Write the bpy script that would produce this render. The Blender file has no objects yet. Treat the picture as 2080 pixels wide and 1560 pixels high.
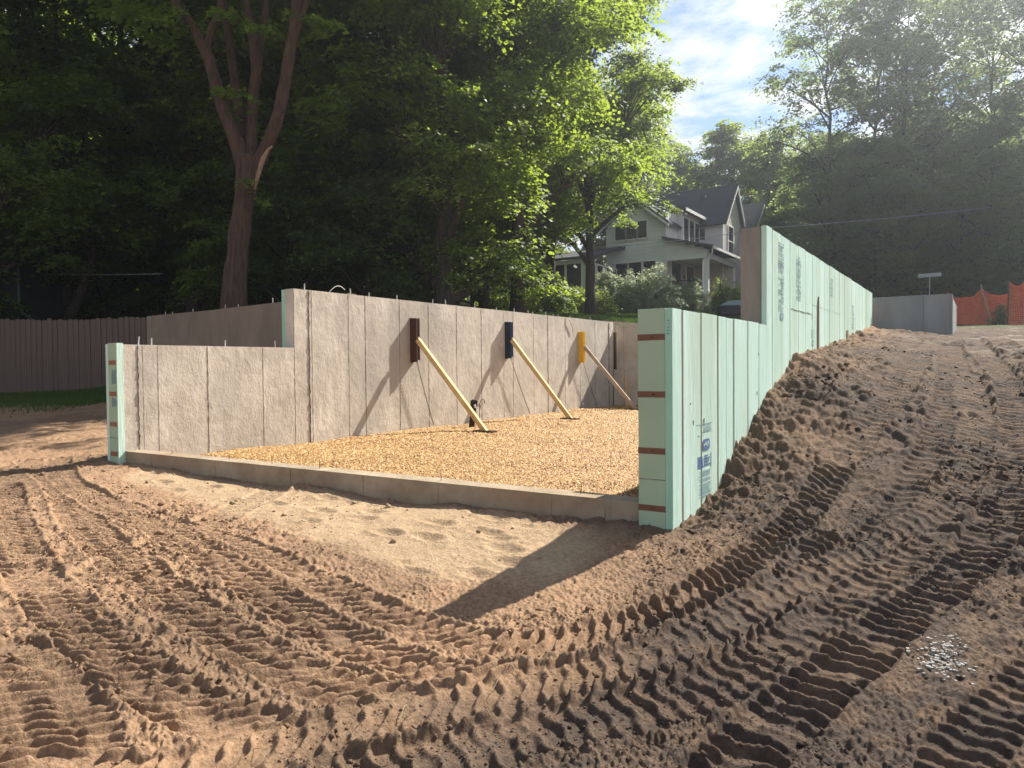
import bpy, bmesh, math, random
import numpy as np
from mathutils import Vector, Matrix, noise as mnoise

# ------------------------------------------------------------------ camera, sky, sun
SC = bpy.context.scene
COL = SC.collection
YAW, PIT, ROL, FPX, EYE = math.radians(32.917), math.radians(1.343), math.radians(-.5098), 1474.6, 1.20
_f = Vector((-math.sin(YAW)*math.cos(PIT), math.cos(YAW)*math.cos(PIT), -math.sin(PIT)))
_r = Vector((math.cos(YAW), math.sin(YAW), 0)); _u = _r.cross(_f)
_r2 = _r*math.cos(ROL) + _u*math.sin(ROL); _u2 = -_r*math.sin(ROL) + _u*math.cos(ROL)
cam = bpy.data.cameras.new('camera'); cam.sensor_width = 36; cam.lens = 36*FPX/2080
cam.clip_start = .05; cam.clip_end = 3000
camo = bpy.data.objects.new('camera', cam); COL.objects.link(camo)
camo.matrix_world = Matrix(((_r2.x, _u2.x, -_f.x, 0), (_r2.y, _u2.y, -_f.y, 0), (_r2.z, _u2.z, -_f.z, EYE), (0, 0, 0, 1)))
SC.camera = camo

SUN = Vector((.27, 1.0, .98)).normalized()
s_el = math.asin(SUN.z); s_az = math.atan2(SUN.x, SUN.y)
w = bpy.data.worlds.new('World'); SC.world = w; w.use_nodes = True
nt = w.node_tree; N = nt.nodes; L = nt.links
bg = N['Background']
sky = N.new('ShaderNodeTexSky'); sky.sky_type = 'NISHITA'; sky.sun_disc = False
sky.sun_elevation = s_el; sky.sun_rotation = s_az; sky.air_density = .85; sky.dust_density = .3; sky.ozone_density = 3.0
tc = N.new('ShaderNodeTexCoord')
sep = N.new('ShaderNodeSeparateXYZ'); L.new(tc.outputs['Generated'], sep.inputs[0])
mz = N.new('ShaderNodeMath'); mz.operation = 'MAXIMUM'; mz.inputs[1].default_value = .04; L.new(sep.outputs['Z'], mz.inputs[0])
dx = N.new('ShaderNodeMath'); dx.operation = 'DIVIDE'; L.new(sep.outputs['X'], dx.inputs[0]); L.new(mz.outputs[0], dx.inputs[1])
dy = N.new('ShaderNodeMath'); dy.operation = 'DIVIDE'; L.new(sep.outputs['Y'], dy.inputs[0]); L.new(mz.outputs[0], dy.inputs[1])
cmb = N.new('ShaderNodeCombineXYZ'); L.new(dx.outputs[0], cmb.inputs[0]); L.new(dy.outputs[0], cmb.inputs[1])
n1 = N.new('ShaderNodeTexNoise'); n1.inputs['Scale'].default_value = 2.7; n1.inputs['Detail'].default_value = 9; n1.inputs['Roughness'].default_value = .62
n1.inputs['Distortion'].default_value = .15
L.new(cmb.outputs[0], n1.inputs['Vector'])
n2 = N.new('ShaderNodeTexNoise'); n2.inputs['Scale'].default_value = .7; n2.inputs['Detail'].default_value = 3; L.new(cmb.outputs[0], n2.inputs['Vector'])
ad = N.new('ShaderNodeMath'); ad.operation = 'ADD'; L.new(n1.outputs[0], ad.inputs[0]); L.new(n2.outputs[0], ad.inputs[1])
rp = N.new('ShaderNodeValToRGB'); rp.color_ramp.elements[0].position = .84/2; rp.color_ramp.elements[1].position = 1.07/2
hf = N.new('ShaderNodeMath'); hf.operation = 'MULTIPLY'; hf.inputs[1].default_value = .5; L.new(ad.outputs[0], hf.inputs[0]); L.new(hf.outputs[0], rp.inputs[0])
mx = N.new('ShaderNodeMix'); mx.data_type = 'RGBA'
fd = N.new('ShaderNodeMapRange'); fd.inputs['From Min'].default_value = .52; fd.inputs['From Max'].default_value = .72; fd.inputs['To Min'].default_value = 1; fd.inputs['To Max'].default_value = .15
L.new(sep.outputs['Z'], fd.inputs['Value'])
fm = N.new('ShaderNodeMath'); fm.operation = 'MULTIPLY'; L.new(rp.outputs[0], fm.inputs[0]); L.new(fd.outputs[0], fm.inputs[1])
L.new(fm.outputs[0], mx.inputs['Factor']); tn = N.new('ShaderNodeMix'); tn.data_type = 'RGBA'; tn.blend_type = 'MULTIPLY'; tn.inputs['Factor'].default_value = 1; tn.inputs['B'].default_value = (.84, .96, 1.08, 1)
L.new(sky.outputs[0], tn.inputs['A']); L.new(tn.outputs['Result'], mx.inputs['A']); mx.inputs['B'].default_value = (6.9, 6.9, 7.0, 1)
L.new(mx.outputs['Result'], bg.inputs[0]); bg.inputs[1].default_value = .064
sl = bpy.data.lights.new('sun', 'SUN'); sl.energy = 5.0; sl.angle = math.radians(.53); sl.color = (1, .94, .85)
so = bpy.data.objects.new('sun', sl); COL.objects.link(so); so.rotation_euler = SUN.to_track_quat('Z', 'Y').to_euler(); so.location = (20, 60, 60)
SC.view_settings.view_transform = 'Standard'; SC.view_settings.look = 'None'; SC.view_settings.exposure = 1.22; SC.view_settings.gamma = 1
SC.cycles.max_bounces = 6; SC.cycles.diffuse_bounces = 3; SC.cycles.glossy_bounces = 2; SC.cycles.transmission_bounces = 4
SC.cycles.transparent_max_bounces = 8; SC.cycles.caustics_reflective = False; SC.cycles.caustics_refractive = False

# ------------------------------------------------------------------ materials
def mat(name, col, rough=.8, col2=None, nscale=3., bump=0., bscale=20., stretch=(1, 1, 1), detail=6, spec=.3, ramp=(.35, .65), metal=0., bdist=.02, col3=None, n3=.6, coord='Object'):
    m = bpy.data.materials.new(name); m.use_nodes = True
    n = m.node_tree.nodes; l = m.node_tree.links; b = n['Principled BSDF']
    b.inputs['Roughness'].default_value = rough; b.inputs['Specular IOR Level'].default_value = spec; b.inputs['Metallic'].default_value = metal
    b.inputs['Base Color'].default_value = (*col, 1)
    tcn = n.new('ShaderNodeTexCoord'); mp = n.new('ShaderNodeMapping'); mp.inputs['Scale'].default_value = stretch
    l.new(tcn.outputs[coord], mp.inputs[0])
    if col2:
        t = n.new('ShaderNodeTexNoise'); t.inputs['Scale'].default_value = nscale; t.inputs['Detail'].default_value = detail; t.inputs['Roughness'].default_value = .62
        l.new(mp.outputs[0], t.inputs['Vector'])
        r = n.new('ShaderNodeValToRGB'); r.color_ramp.elements[0].position = ramp[0]; r.color_ramp.elements[1].position = ramp[1]
        r.color_ramp.elements[0].color = (*col, 1); r.color_ramp.elements[1].color = (*col2, 1)
        l.new(t.outputs[0], r.inputs[0]); out = r.outputs[0]
        if col3:
            t3 = n.new('ShaderNodeTexNoise'); t3.inputs['Scale'].default_value = n3; t3.inputs['Detail'].default_value = 5
            l.new(mp.outputs[0], t3.inputs['Vector'])
            r3 = n.new('ShaderNodeValToRGB'); r3.color_ramp.elements[0].position = .5; r3.color_ramp.elements[1].position = .68
            l.new(t3.outputs[0], r3.inputs[0])
            x = n.new('ShaderNodeMix'); x.data_type = 'RGBA'; l.new(r3.outputs[0], x.inputs['Factor']); l.new(out, x.inputs['A']); x.inputs['B'].default_value = (*col3, 1)
            out = x.outputs['Result']
        l.new(out, b.inputs['Base Color'])
    if bump:
        t2 = n.new('ShaderNodeTexNoise'); t2.inputs['Scale'].default_value = bscale; t2.inputs['Detail'].default_value = 8; t2.inputs['Roughness'].default_value = .68
        l.new(mp.outputs[0], t2.inputs['Vector'])
        bp = n.new('ShaderNodeBump'); bp.inputs['Strength'].default_value = bump; bp.inputs['Distance'].default_value = bdist
        l.new(t2.outputs[0], bp.inputs['Height']); l.new(bp.outputs[0], b.inputs['Normal'])
    return m

M = {}
M['concrete'] = mat('concrete_mat', (.44, .385, .315), .9, (.62, .555, .46), 2.3, .6, 7, (1, 1, .8), bdist=.03, col3=(.40, .36, .30), n3=.5)
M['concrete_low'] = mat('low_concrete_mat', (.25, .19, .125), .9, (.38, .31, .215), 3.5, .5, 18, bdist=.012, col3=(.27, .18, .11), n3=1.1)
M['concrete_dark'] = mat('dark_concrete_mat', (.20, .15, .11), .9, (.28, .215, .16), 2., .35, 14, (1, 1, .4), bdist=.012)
M['concrete_end'] = mat('end_concrete_mat', (.20, .175, .14), .9, (.33, .30, .25), 3.2, .5, 12, (1, 1, .22), bdist=.015, col3=(.16, .14, .12), n3=1.4)
M['concrete_grey'] = mat('grey_concrete_mat', (.20, .205, .205), .9, (.31, .315, .31), 1.6, .3, 14, (1, 1, .4), bdist=.012)
M['seam_dark'] = mat('seam_mat', (.10, .09, .08), .95, (.24, .22, .2), 9)
M['seam_light'] = mat('fin_mat', (.46, .43, .38), .95, (.6, .57, .52), 9, .5, 30)
M['foam'] = mat('foam_mat', (.50, .69, .57), .85, (.64, .81, .71), 3.0, .9, 26, (1, 1, .12), bdist=.010, spec=.15, col3=(.47, .60, .46), n3=1.6)
M['foam_end_shaded'] = mat('foam_end_shaded_mat', (.33, .44, .30), .8, (.39, .50, .345), 3, .15, 40, (1, 1, .5), bdist=.004, spec=.15)  # same foam as the sides, with shade and warm bounce in its colour
M['foam_edge_shaded'] = mat('foam_edge_shaded_mat', (.27, .50, .36), .85, (.36, .60, .46), 5, .4, 30, (1, 1, .3), bdist=.006)  # same foam again, shadow on the edge put into a darker green
M['furring'] = mat('furring_mat', (.36, .24, .13), .8, (.52, .38, .22), 5, .3, 30, (1, 1, .15))
M['furring_dark'] = mat('dark_furring_mat', (.20, .15, .11), .9, (.30, .23, .17), 5)
M['strip'] = mat('strip_mat', (.14, .062, .040), .8, (.20, .095, .058), 9, .3, 40, (.3, 1, 1))
M['stripL'] = mat('strip_left_mat', (.26, .10, .05), .8, (.34, .14, .07), 9, .3, 40, (.3, 1, 1))
M['lumber'] = mat('lumber_mat', (.52, .36, .15), .75, (.66, .49, .24), 4, .2, 20, (1, 1, 1))
M['oldwood'] = mat('weathered_lumber_mat', (.33, .25, .18), .85, (.45, .36, .27), 5, .2, 20)
M['brownp'] = mat('brown_plate_mat', (.045, .018, .012), .6, (.085, .035, .02), 12, .2, 40)
M['bluep'] = mat('blue_plate_mat', (.008, .014, .04), .5, (.02, .03, .07), 12, .2, 40)
M['yellowp'] = mat('yellow_plate_mat', (.66, .37, .015), .55, (.78, .46, .03), 12, .2, 40)
M['steel'] = mat('chain_mat', (.10, .08, .07), .5, (.2, .16, .13), 30, metal=.7)
M['galv'] = mat('rebar_mat', (.42, .40, .37), .55, (.6, .58, .55), 30, metal=.3)
M['rust'] = mat('rust_mat', (.12, .06, .035), .8, (.2, .1, .06), 30)
M['blackplastic'] = mat('black_plastic_mat', (.012, .012, .013), .45)
M['whiteplastic'] = mat('white_plastic_mat', (.7, .7, .68), .5)
M['picket'] = mat('picket_mat', (.085, .062, .050), .9, (.17, .125, .10), 3.4, .5, 12, (3, 3, .3), bdist=.008, coord='Generated')
M['bark'] = mat('bark_mat', (.060, .036, .027), .95, (.125, .078, .058), 4, 1.0, 9, (4, 4, .7), bdist=.05)
M['bark_dark'] = mat('dark_bark_mat', (.045, .035, .028), .95, (.09, .07, .055), 4, .8, 8, (3, 3, .5), bdist=.04)
M['rawwood'] = mat('torn_wood_mat', (.22, .14, .09), .9, (.36, .24, .16), 9, .4, 20)
M['siding'] = None
M['trim'] = mat('trim_mat', (.8, .8, .76), .6)
M['cream'] = mat('cream_wall_mat', (.5, .44, .34), .8, (.56, .5, .4), 2)
M['shingle'] = mat('shingle_mat', (.045, .05, .06), .95, (.085, .09, .10), 9, .5, 12, (1, 1, 3), coord='Object')
M['glass'] = mat('window_glass_mat', (.012, .015, .022), .12, spec=.6)
M['railmetal'] = mat('rail_mat', (.02, .02, .022), .5)
M['tarp'] = mat('cover_mat', (.012, .016, .022), .7, (.03, .035, .045), 6, .2, 10)
M['tarplid'] = mat('lid_mat', (.22, .33, .34), .35)
M['orange'] = mat('orange_net_mat', (.95, .15, .07), .6, (.95, .22, .10), 6)
M['ink'] = mat('ink_mat', (.20, .30, .32), .8)
M['ink_blue'] = mat('blue_ink_mat', (.09, .15, .30), .8)
M['sign_white'] = mat('sign_mat', (.5, .53, .52), .5)
M['powder'] = mat('powder_mat', (.24, .22, .20), .95, (.38, .36, .33), 20, .6, 30)
M['cable'] = mat('cable_mat', (.05, .05, .055), .6)
M['cable_pale'] = mat('pale_cable_mat', (.35, .36, .38), .5)
M['greenpipe'] = mat('downspout_mat', (.05, .085, .075), .5)
M['shedwall'] = mat('shed_wall_mat', (.018, .022, .022), .9, (.03, .035, .03), 3)
M['carpaint'] = mat('car_paint_mat', (.38, .46, .44), .25, spec=.6)
M['rubber'] = mat('tyre_mat', (.015, .015, .015), .8)
M['brown_bank'] = mat('fabric_mat', (.035, .035, .04), .9, (.06, .06, .065), 5)

def siding_mat(name, c, vertical=False, pitch=.16):
    m = bpy.data.materials.new(name); m.use_nodes = True
    n = m.node_tree.nodes; l = m.node_tree.links; b = n['Principled BSDF']; b.inputs['Roughness'].default_value = .65; b.inputs['Specular IOR Level'].default_value = .25
    t = n.new('ShaderNodeTexNoise'); t.inputs['Scale'].default_value = 2.5; t.inputs['Detail'].default_value = 4
    g = n.new('ShaderNodeTexCoord'); l.new(g.outputs['Object'], t.inputs['Vector'])
    r = n.new('ShaderNodeValToRGB'); r.color_ramp.elements[0].color = (*[v*.88 for v in c], 1); r.color_ramp.elements[1].color = (*[min(1, v*1.08) for v in c], 1)
    l.new(t.outputs[0], r.inputs[0]); l.new(r.outputs[0], b.inputs['Base Color'])
    return m
M['siding'] = siding_mat('siding_mat', (.74, .78, .75))
M['batten'] = siding_mat('board_wall_mat', (.74, .72, .70))

def leaf_mat(name, cols, trans, tf=.38, gloss=.35):
    m = bpy.data.materials.new(name); m.use_nodes = True
    n = m.node_tree.nodes; l = m.node_tree.links; b = n['Principled BSDF']
    g = n.new('ShaderNodeNewGeometry'); r = n.new('ShaderNodeValToRGB'); r.color_ramp.elements[0].color = (*cols[0], 1); r.color_ramp.elements[1].color = (*cols[-1], 1)
    for i, c in enumerate(cols[1:-1]):
        e = r.color_ramp.elements.new((i+1)/(len(cols)-1)); e.color = (*c, 1)
    oi = n.new('ShaderNodeObjectInfo')
    mm = n.new('ShaderNodeMath'); mm.operation = 'MULTIPLY_ADD'; l.new(oi.outputs['Random'], mm.inputs[0]); mm.inputs[1].default_value = .35; 
    sc = n.new('ShaderNodeMath'); sc.operation = 'MULTIPLY'; l.new(g.outputs['Random Per Island'], sc.inputs[0]); sc.inputs[1].default_value = .65
    l.new(sc.outputs[0], mm.inputs[2]); l.new(mm.outputs[0], r.inputs[0])
    l.new(r.outputs[0], b.inputs['Base Color']); b.inputs['Roughness'].default_value = .55; b.inputs['Specular IOR Level'].default_value = gloss*.5
    t = n.new('ShaderNodeBsdfTranslucent'); t.inputs[0].default_value = (*trans, 1)
    x = n.new('ShaderNodeMixShader'); x.inputs[0].default_value = tf
    l.new(b.outputs[0], x.inputs[1]); l.new(t.outputs[0], x.inputs[2]); l.new(x.outputs[0], n['Material Output'].inputs[0])
    return m
M['leaf'] = leaf_mat('maple_leaf_mat', [(.045, .08, .02), (.078, .125, .03), (.125, .175, .04)], (.37, .48, .055), .52, .8)
M['leaf2'] = leaf_mat('ash_leaf_mat', [(.05, .08, .033), (.07, .11, .042), (.11, .15, .065)], (.34, .44, .14), .58)
M['leafshrub'] = leaf_mat('shrub_leaf_mat', [(.16, .21, .12), (.26, .32, .19), (.40, .45, .31)], (.50, .56, .34), .5, .6)
M['grassm'] = leaf_mat('grass_mat', [(.03, .07, .015), (.06, .11, .025), (.1, .14, .04)], (.15, .25, .04), .3)

# ------------------------------------------------------------------ helpers
def tag(o, label=None, cat=None, group=None, kind=None, category=None):
    cat = cat or category
    if label: o['label'] = label
    if cat: o['category'] = cat
    if group: o['group'] = group
    if kind: o['kind'] = kind
    return o
def empty(name, loc=(0, 0, 0), rz=0, **k):
    o = bpy.data.objects.new(name, None); COL.objects.link(o); o.location = loc; o.rotation_euler = (0, 0, rz); o.empty_display_size = .2
    return tag(o, **k)
class MB:
    def __init__(s): s.v = []; s.f = []; s.m = []
    def add(s, vs, fs, mi=0):
        b = len(s.v); s.v += [tuple(v) for v in vs]; s.f += [tuple(i+b for i in f) for f in fs]; s.m += [mi]*len(fs); return s
    def box(s, x0, x1, y0, y1, z0, z1, mi=0):
        v = [(x, y, z) for x in (x0, x1) for y in (y0, y1) for z in (z0, z1)]
        return s.add(v, [(0, 1, 3, 2), (4, 6, 7, 5), (0, 4, 5, 1), (2, 3, 7, 6), (0, 2, 6, 4), (1, 5, 7, 3)], mi)
    def prism(s, poly, axis, a, b, mi=0):
        n = len(poly)
        def p(q, t):
            if axis == 'Y': return (q[0], t, q[1])
            if axis == 'X': return (t, q[0], q[1])
            return (q[0], q[1], t)
        v = [p(q, a) for q in poly] + [p(q, b) for q in poly]
        return s.add(v, [tuple(range(n)), tuple(reversed(range(n, 2*n)))] + [(i, (i+1) % n, n+(i+1) % n, n+i) for i in range(n)], mi)
    def bar(s, p, q, wd, th, up=(0, 0, 1), mi=0):
        p = Vector(p); q = Vector(q); d = (q-p).normalized(); u = Vector(up); sd = d.cross(u)
        if sd.length < 1e-4: sd = d.cross(Vector((1, 0, 0)))
        sd.normalize(); u = sd.cross(d).normalized()
        v = [c + sd*a*wd/2 + u*b*th/2 for c in (p, q) for a, b in ((-1, -1), (1, -1), (1, 1), (-1, 1))]
        return s.add(v, [(0, 1, 2, 3), (7, 6, 5, 4), (0, 4, 5, 1), (1, 5, 6, 2), (2, 6, 7, 3), (3, 7, 4, 0)], mi)
    def tube(s, pts, rad, seg=8, mi=0, rough=0., seed=0, cap=True):
        pts = [Vector(p) for p in pts]; n = len(pts)
        if not hasattr(rad, '__len__'): rad = [rad]*n
        vs = []; ref = None
        for i, p in enumerate(pts):
            d = (pts[min(i+1, n-1)] - pts[max(i-1, 0)]).normalized()
            if ref is None: ref = d.orthogonal().normalized()
            ref = (ref - d*ref.dot(d)).normalized(); sd = d.cross(ref)
            for k in range(seg):
                a = 2*math.pi*k/seg; dr = ref*math.cos(a)+sd*math.sin(a); r = rad[i]
                if rough: r *= 1 + rough*mnoise.noise((p + dr*r)*2.2 + Vector((seed, 0, 0)))
                vs.append(p + dr*r)
        fs = [(i*seg+k, i*seg+(k+1) % seg, (i+1)*seg+(k+1) % seg, (i+1)*seg+k) for i in range(n-1) for k in range(seg)]
        if cap: fs += [tuple(reversed(range(seg))), tuple(range((n-1)*seg, n*seg))]
        return s.add(vs, fs, mi)
    def build(s, name, mats, parent=None, smooth=False, bevel=0, **k):
        me = bpy.data.meshes.new(name); me.from_pydata(s.v, [], s.f); me.update()
        if not isinstance(mats, (list, tuple)): mats = [mats]
        for m in mats: me.materials.append(m)
        if len(mats) > 1: me.polygons.foreach_set('material_index', s.m)
        if smooth: me.polygons.foreach_set('use_smooth', [True]*len(me.polygons))
        bm = bmesh.new(); bm.from_mesh(me); bmesh.ops.recalc_face_normals(bm, faces=bm.faces)
        if bevel: bmesh.ops.bevel(bm, geom=bm.edges[:], offset=bevel, segments=1, affect='EDGES')
        bm.to_mesh(me); bm.free()
        o = bpy.data.objects.new(name, me); COL.objects.link(o)
        if parent: o.parent = parent
        return tag(o, **k)
def npmesh(name, V, F, mats, parent=None, smooth=False, mi=None, **k):
    """V (n,3), F (m,c) arrays -> mesh object"""
    me = bpy.data.meshes.new(name); V = np.ascontiguousarray(V, dtype=np.float32); F = np.ascontiguousarray(F, dtype=np.int32)
    c = F.shape[1]
    me.vertices.add(len(V)); me.vertices.foreach_set('co', V.ravel())
    me.loops.add(F.size); me.loops.foreach_set('vertex_index', F.ravel())
    me.polygons.add(len(F)); me.polygons.foreach_set('loop_start', np.arange(0, F.size, c, dtype=np.int32))
    me.polygons.foreach_set('loop_total', np.full(len(F), c, dtype=np.int32))
    if not isinstance(mats, (list, tuple)): mats = [mats]
    for m in mats: me.materials.append(m)
    if mi is not None: me.polygons.foreach_set('material_index', np.ascontiguousarray(mi, dtype=np.int32))
    if smooth: me.polygons.foreach_set('use_smooth', np.ones(len(F), dtype=bool))
    me.update(calc_edges=True)
    o = bpy.data.objects.new(name, me); COL.objects.link(o)
    if parent: o.parent = parent
    return tag(o, **k)
def copy_tree(o, parent=None):
    c = o.copy(); COL.objects.link(c)
    if parent: c.parent = parent
    for ch in list(o.children): copy_tree(ch, c)
    return c
def dirpx(x, y):
    d = (_r2*(x-1040) - _u2*(y-780) + _f*FPX)/FPX
    return d
def at_depth(x, y, Z):
    d = dirpx(x, y)*Z; return Vector((d.x, d.y, d.z+EYE))

# numpy noise
def _h(i, j, s):
    n = (i.astype(np.int64)*374761393 + j.astype(np.int64)*668265263 + s*1442695041) & 0xffffffff
    n = ((n ^ (n >> 13))*1274126177) & 0xffffffff
    return ((n ^ (n >> 16)) & 0xffff)/65535.
def vnoise(x, y, s=0):
    i = np.floor(x); j = np.floor(y); fx = x-i; fy = y-j
    fx = fx*fx*(3-2*fx); fy = fy*fy*(3-2*fy)
    a = _h(i, j, s); b = _h(i+1, j, s); c = _h(i, j+1, s); d = _h(i+1, j+1, s)
    return (a*(1-fx)+b*fx)*(1-fy) + (c*(1-fx)+d*fx)*fy
def fbm(x, y, f, o, s=0, g=.5):
    t = 0; a = 1; tot = 0
    for k in range(o):
        c, q = math.cos(k*1.1), math.sin(k*1.1)
        t = t + a*vnoise((x*c-y*q)*f, (x*q+y*c)*f, s+k*17); tot += a; a *= g; f *= 2.07
    return t/tot
def worley(x, y, f, s=0):
    x = x*f; y = y*f; i = np.floor(x); j = np.floor(y); best = np.full(x.shape, 9.); rid = np.zeros(x.shape)
    for di in (-1, 0, 1):
        for dj in (-1, 0, 1):
            ci = i+di; cj = j+dj; px = ci+_h(ci, cj, s); py = cj+_h(ci, cj, s+5)
            d = (x-px)**2+(y-py)**2; m = d < best; best = np.where(m, d, best); rid = np.where(m, _h(ci, cj, s+9), rid)
    return np.sqrt(best), rid
def sst(a, b, x):
    t = np.clip((x-a)/(b-a), 0, 1); return t*t*(3-2*t)
def tps(P):
    P = np.array(P, float); n = len(P); X = P[:, :2]
    r = np.hypot(X[:, None, 0]-X[None, :, 0], X[:, None, 1]-X[None, :, 1])
    # linear kernel (tame extrapolation)
    K = -r + np.eye(n)*-.02; A = np.zeros((n+3, n+3)); A[:n, :n] = K; A[:n, n] = 1; A[:n, n+1:] = X; A[n, :n] = 1; A[n+1:, :n] = X.T
    sol = np.linalg.lstsq(A, np.r_[P[:, 2], 0, 0, 0], rcond=None)[0]
    def f(x, y):
        t = sol[n]+sol[n+1]*x+sol[n+2]*y
        for k in range(n): t = t - sol[k]*np.hypot(x-X[k, 0], y-X[k, 1])
        return t
    return f
PIT_P = [(-1.9, 4.6, .05), (-2.2, 3., -.17), (-1.2, 1.8, -.19), (0, 0, -.19), (2, 1, -.17), (-2.6, 1, -.18), (-5, 4.6, .05), (-8.3, 4.6, .07), (-5.5, 3.4, .0), (-8.8, 4.8, .09),
         (-3.4, 4.6, .05), (-7, 2.2, -.02), (-4, 1.5, -.08), (-9.5, 6.5, .16), (-12, 8.5, .4), (-15, 8.6, .62), (-19.3, 7.7, .56), (-14, 6, .36), (-11, 4, .1), (-18, 5, .35), (-5, -4, -.12), (-12, 0, .05),
         (4, -4, -.1), (-25, 5, .5), (-5, 8, -.08), (-5, 14, -.08), (-8, 17, -.08), (-3, 10, -.08), (-3, 17, -.08), (-25, -5, .3), (20, -5, 0)]
UP_P = [(-1.76, 4.72, .04), (-1.76, 5.25, .12), (-1.76, 5.68, .22), (-1.76, 6.06, .40), (-1.76, 6.8, .71), (-1.76, 7.8, 1.04), (-1.76, 8.5, 1.27), (-1.76, 9.7, 1.37), (-1.76, 11.3, 1.48), (-1.76, 12.3, 1.58), (-1.76, 14.2, 1.8),
        (-1.76, 15.4, 1.9), (-.5, 15.66, 1.67), (-1.2, 15.6, 1.78), (0, 4, -.05), (1, 6, .26), (.5, 8, .72), (1, 10, 1.1), (1, 12, 1.36), (2, 15.5, 1.6), (0, 2, -.17), (-1.2, 1.8, -.19), (-.8, 4.6, .0), (-.9, 6, .28), (-.8, 8.2, .93),
        (3, 3, .0), (5, 8, .7), (6, 14, 1.5), (0, 0, -.19), (-.9, 32.8, 2.72), (1.2, 29.4, 2.36), (1, 24, 2.2), (8, 28, 2.3), (-3.5, 22, 2.2), (-2, 18, 1.9), (3, 45, 4.2), (-8, 48, 4.6), (-5, 40, 3.9),
        (-10, 9, 2.1), (-14.5, 9.2, 2.05), (-17, 9.4, 1.0), (-20, 8.3, .8), (-14, 14, 2.5), (-20, 16, 2.6), (-30, 14, 2.8), (-9.5, 18, 2.1), (-9, 22, 2.4), (-14, 22, 3.1), (-9.2, 32, 3.2), (-15, 34.8, 3.8), (-18, 36, 4.3), (-14, 42, 4.6),
        (-28, 30, 4.5), (-40, 20, 4.5), (-30, 50, 7), (0, 60, 6.5), (-4, -4, -.12), (20, 0, 0), (20, 30, 2.5), (-5, 20, 2.1), (-9, 12, 2.1), (-9, 15, 2.1)]
fp, fu = tps(PIT_P), tps(UP_P)
def zsmooth(x, y):
    x = np.asarray(x, float); y = np.asarray(y, float)
    cx = np.clip(x, -45, 25); cy = np.clip(y, -12, 65)
    zp = fp(cx, cy); zu = fu(cx, cy)
    wd = .05 + np.clip(4.75-y, 0, 3)*.5
    mr = sst(-1.885-wd, -1.885+wd, x)*sst(-2, 2, y+2)
    flin = 9.09 + (x+15.47)*.349        # the fence line
    yl = np.where(x > -14.95, 8.86, flin+.25)
    wl = np.where(x > -14.95, .05, 1.2)
    ml = sst(yl-wl, yl+wl, y)*(1-sst(-8.86, -8.79, x))
    mb = sst(18.9, 19.0, y)
    m = np.maximum(np.maximum(mr, ml), mb)
    return zp*(1-m)+zu*m
def zg(x, y): return float(zsmooth(np.array([x]), np.array([y]))[0])
def on_ground(px, py):
    d = dirpx(px, py); t = 1.5
    for _ in range(400):
        p = d*t
        if p.z+EYE < zg(p.x, p.y): break
        t *= 1.012
    return p.x, p.y

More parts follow.
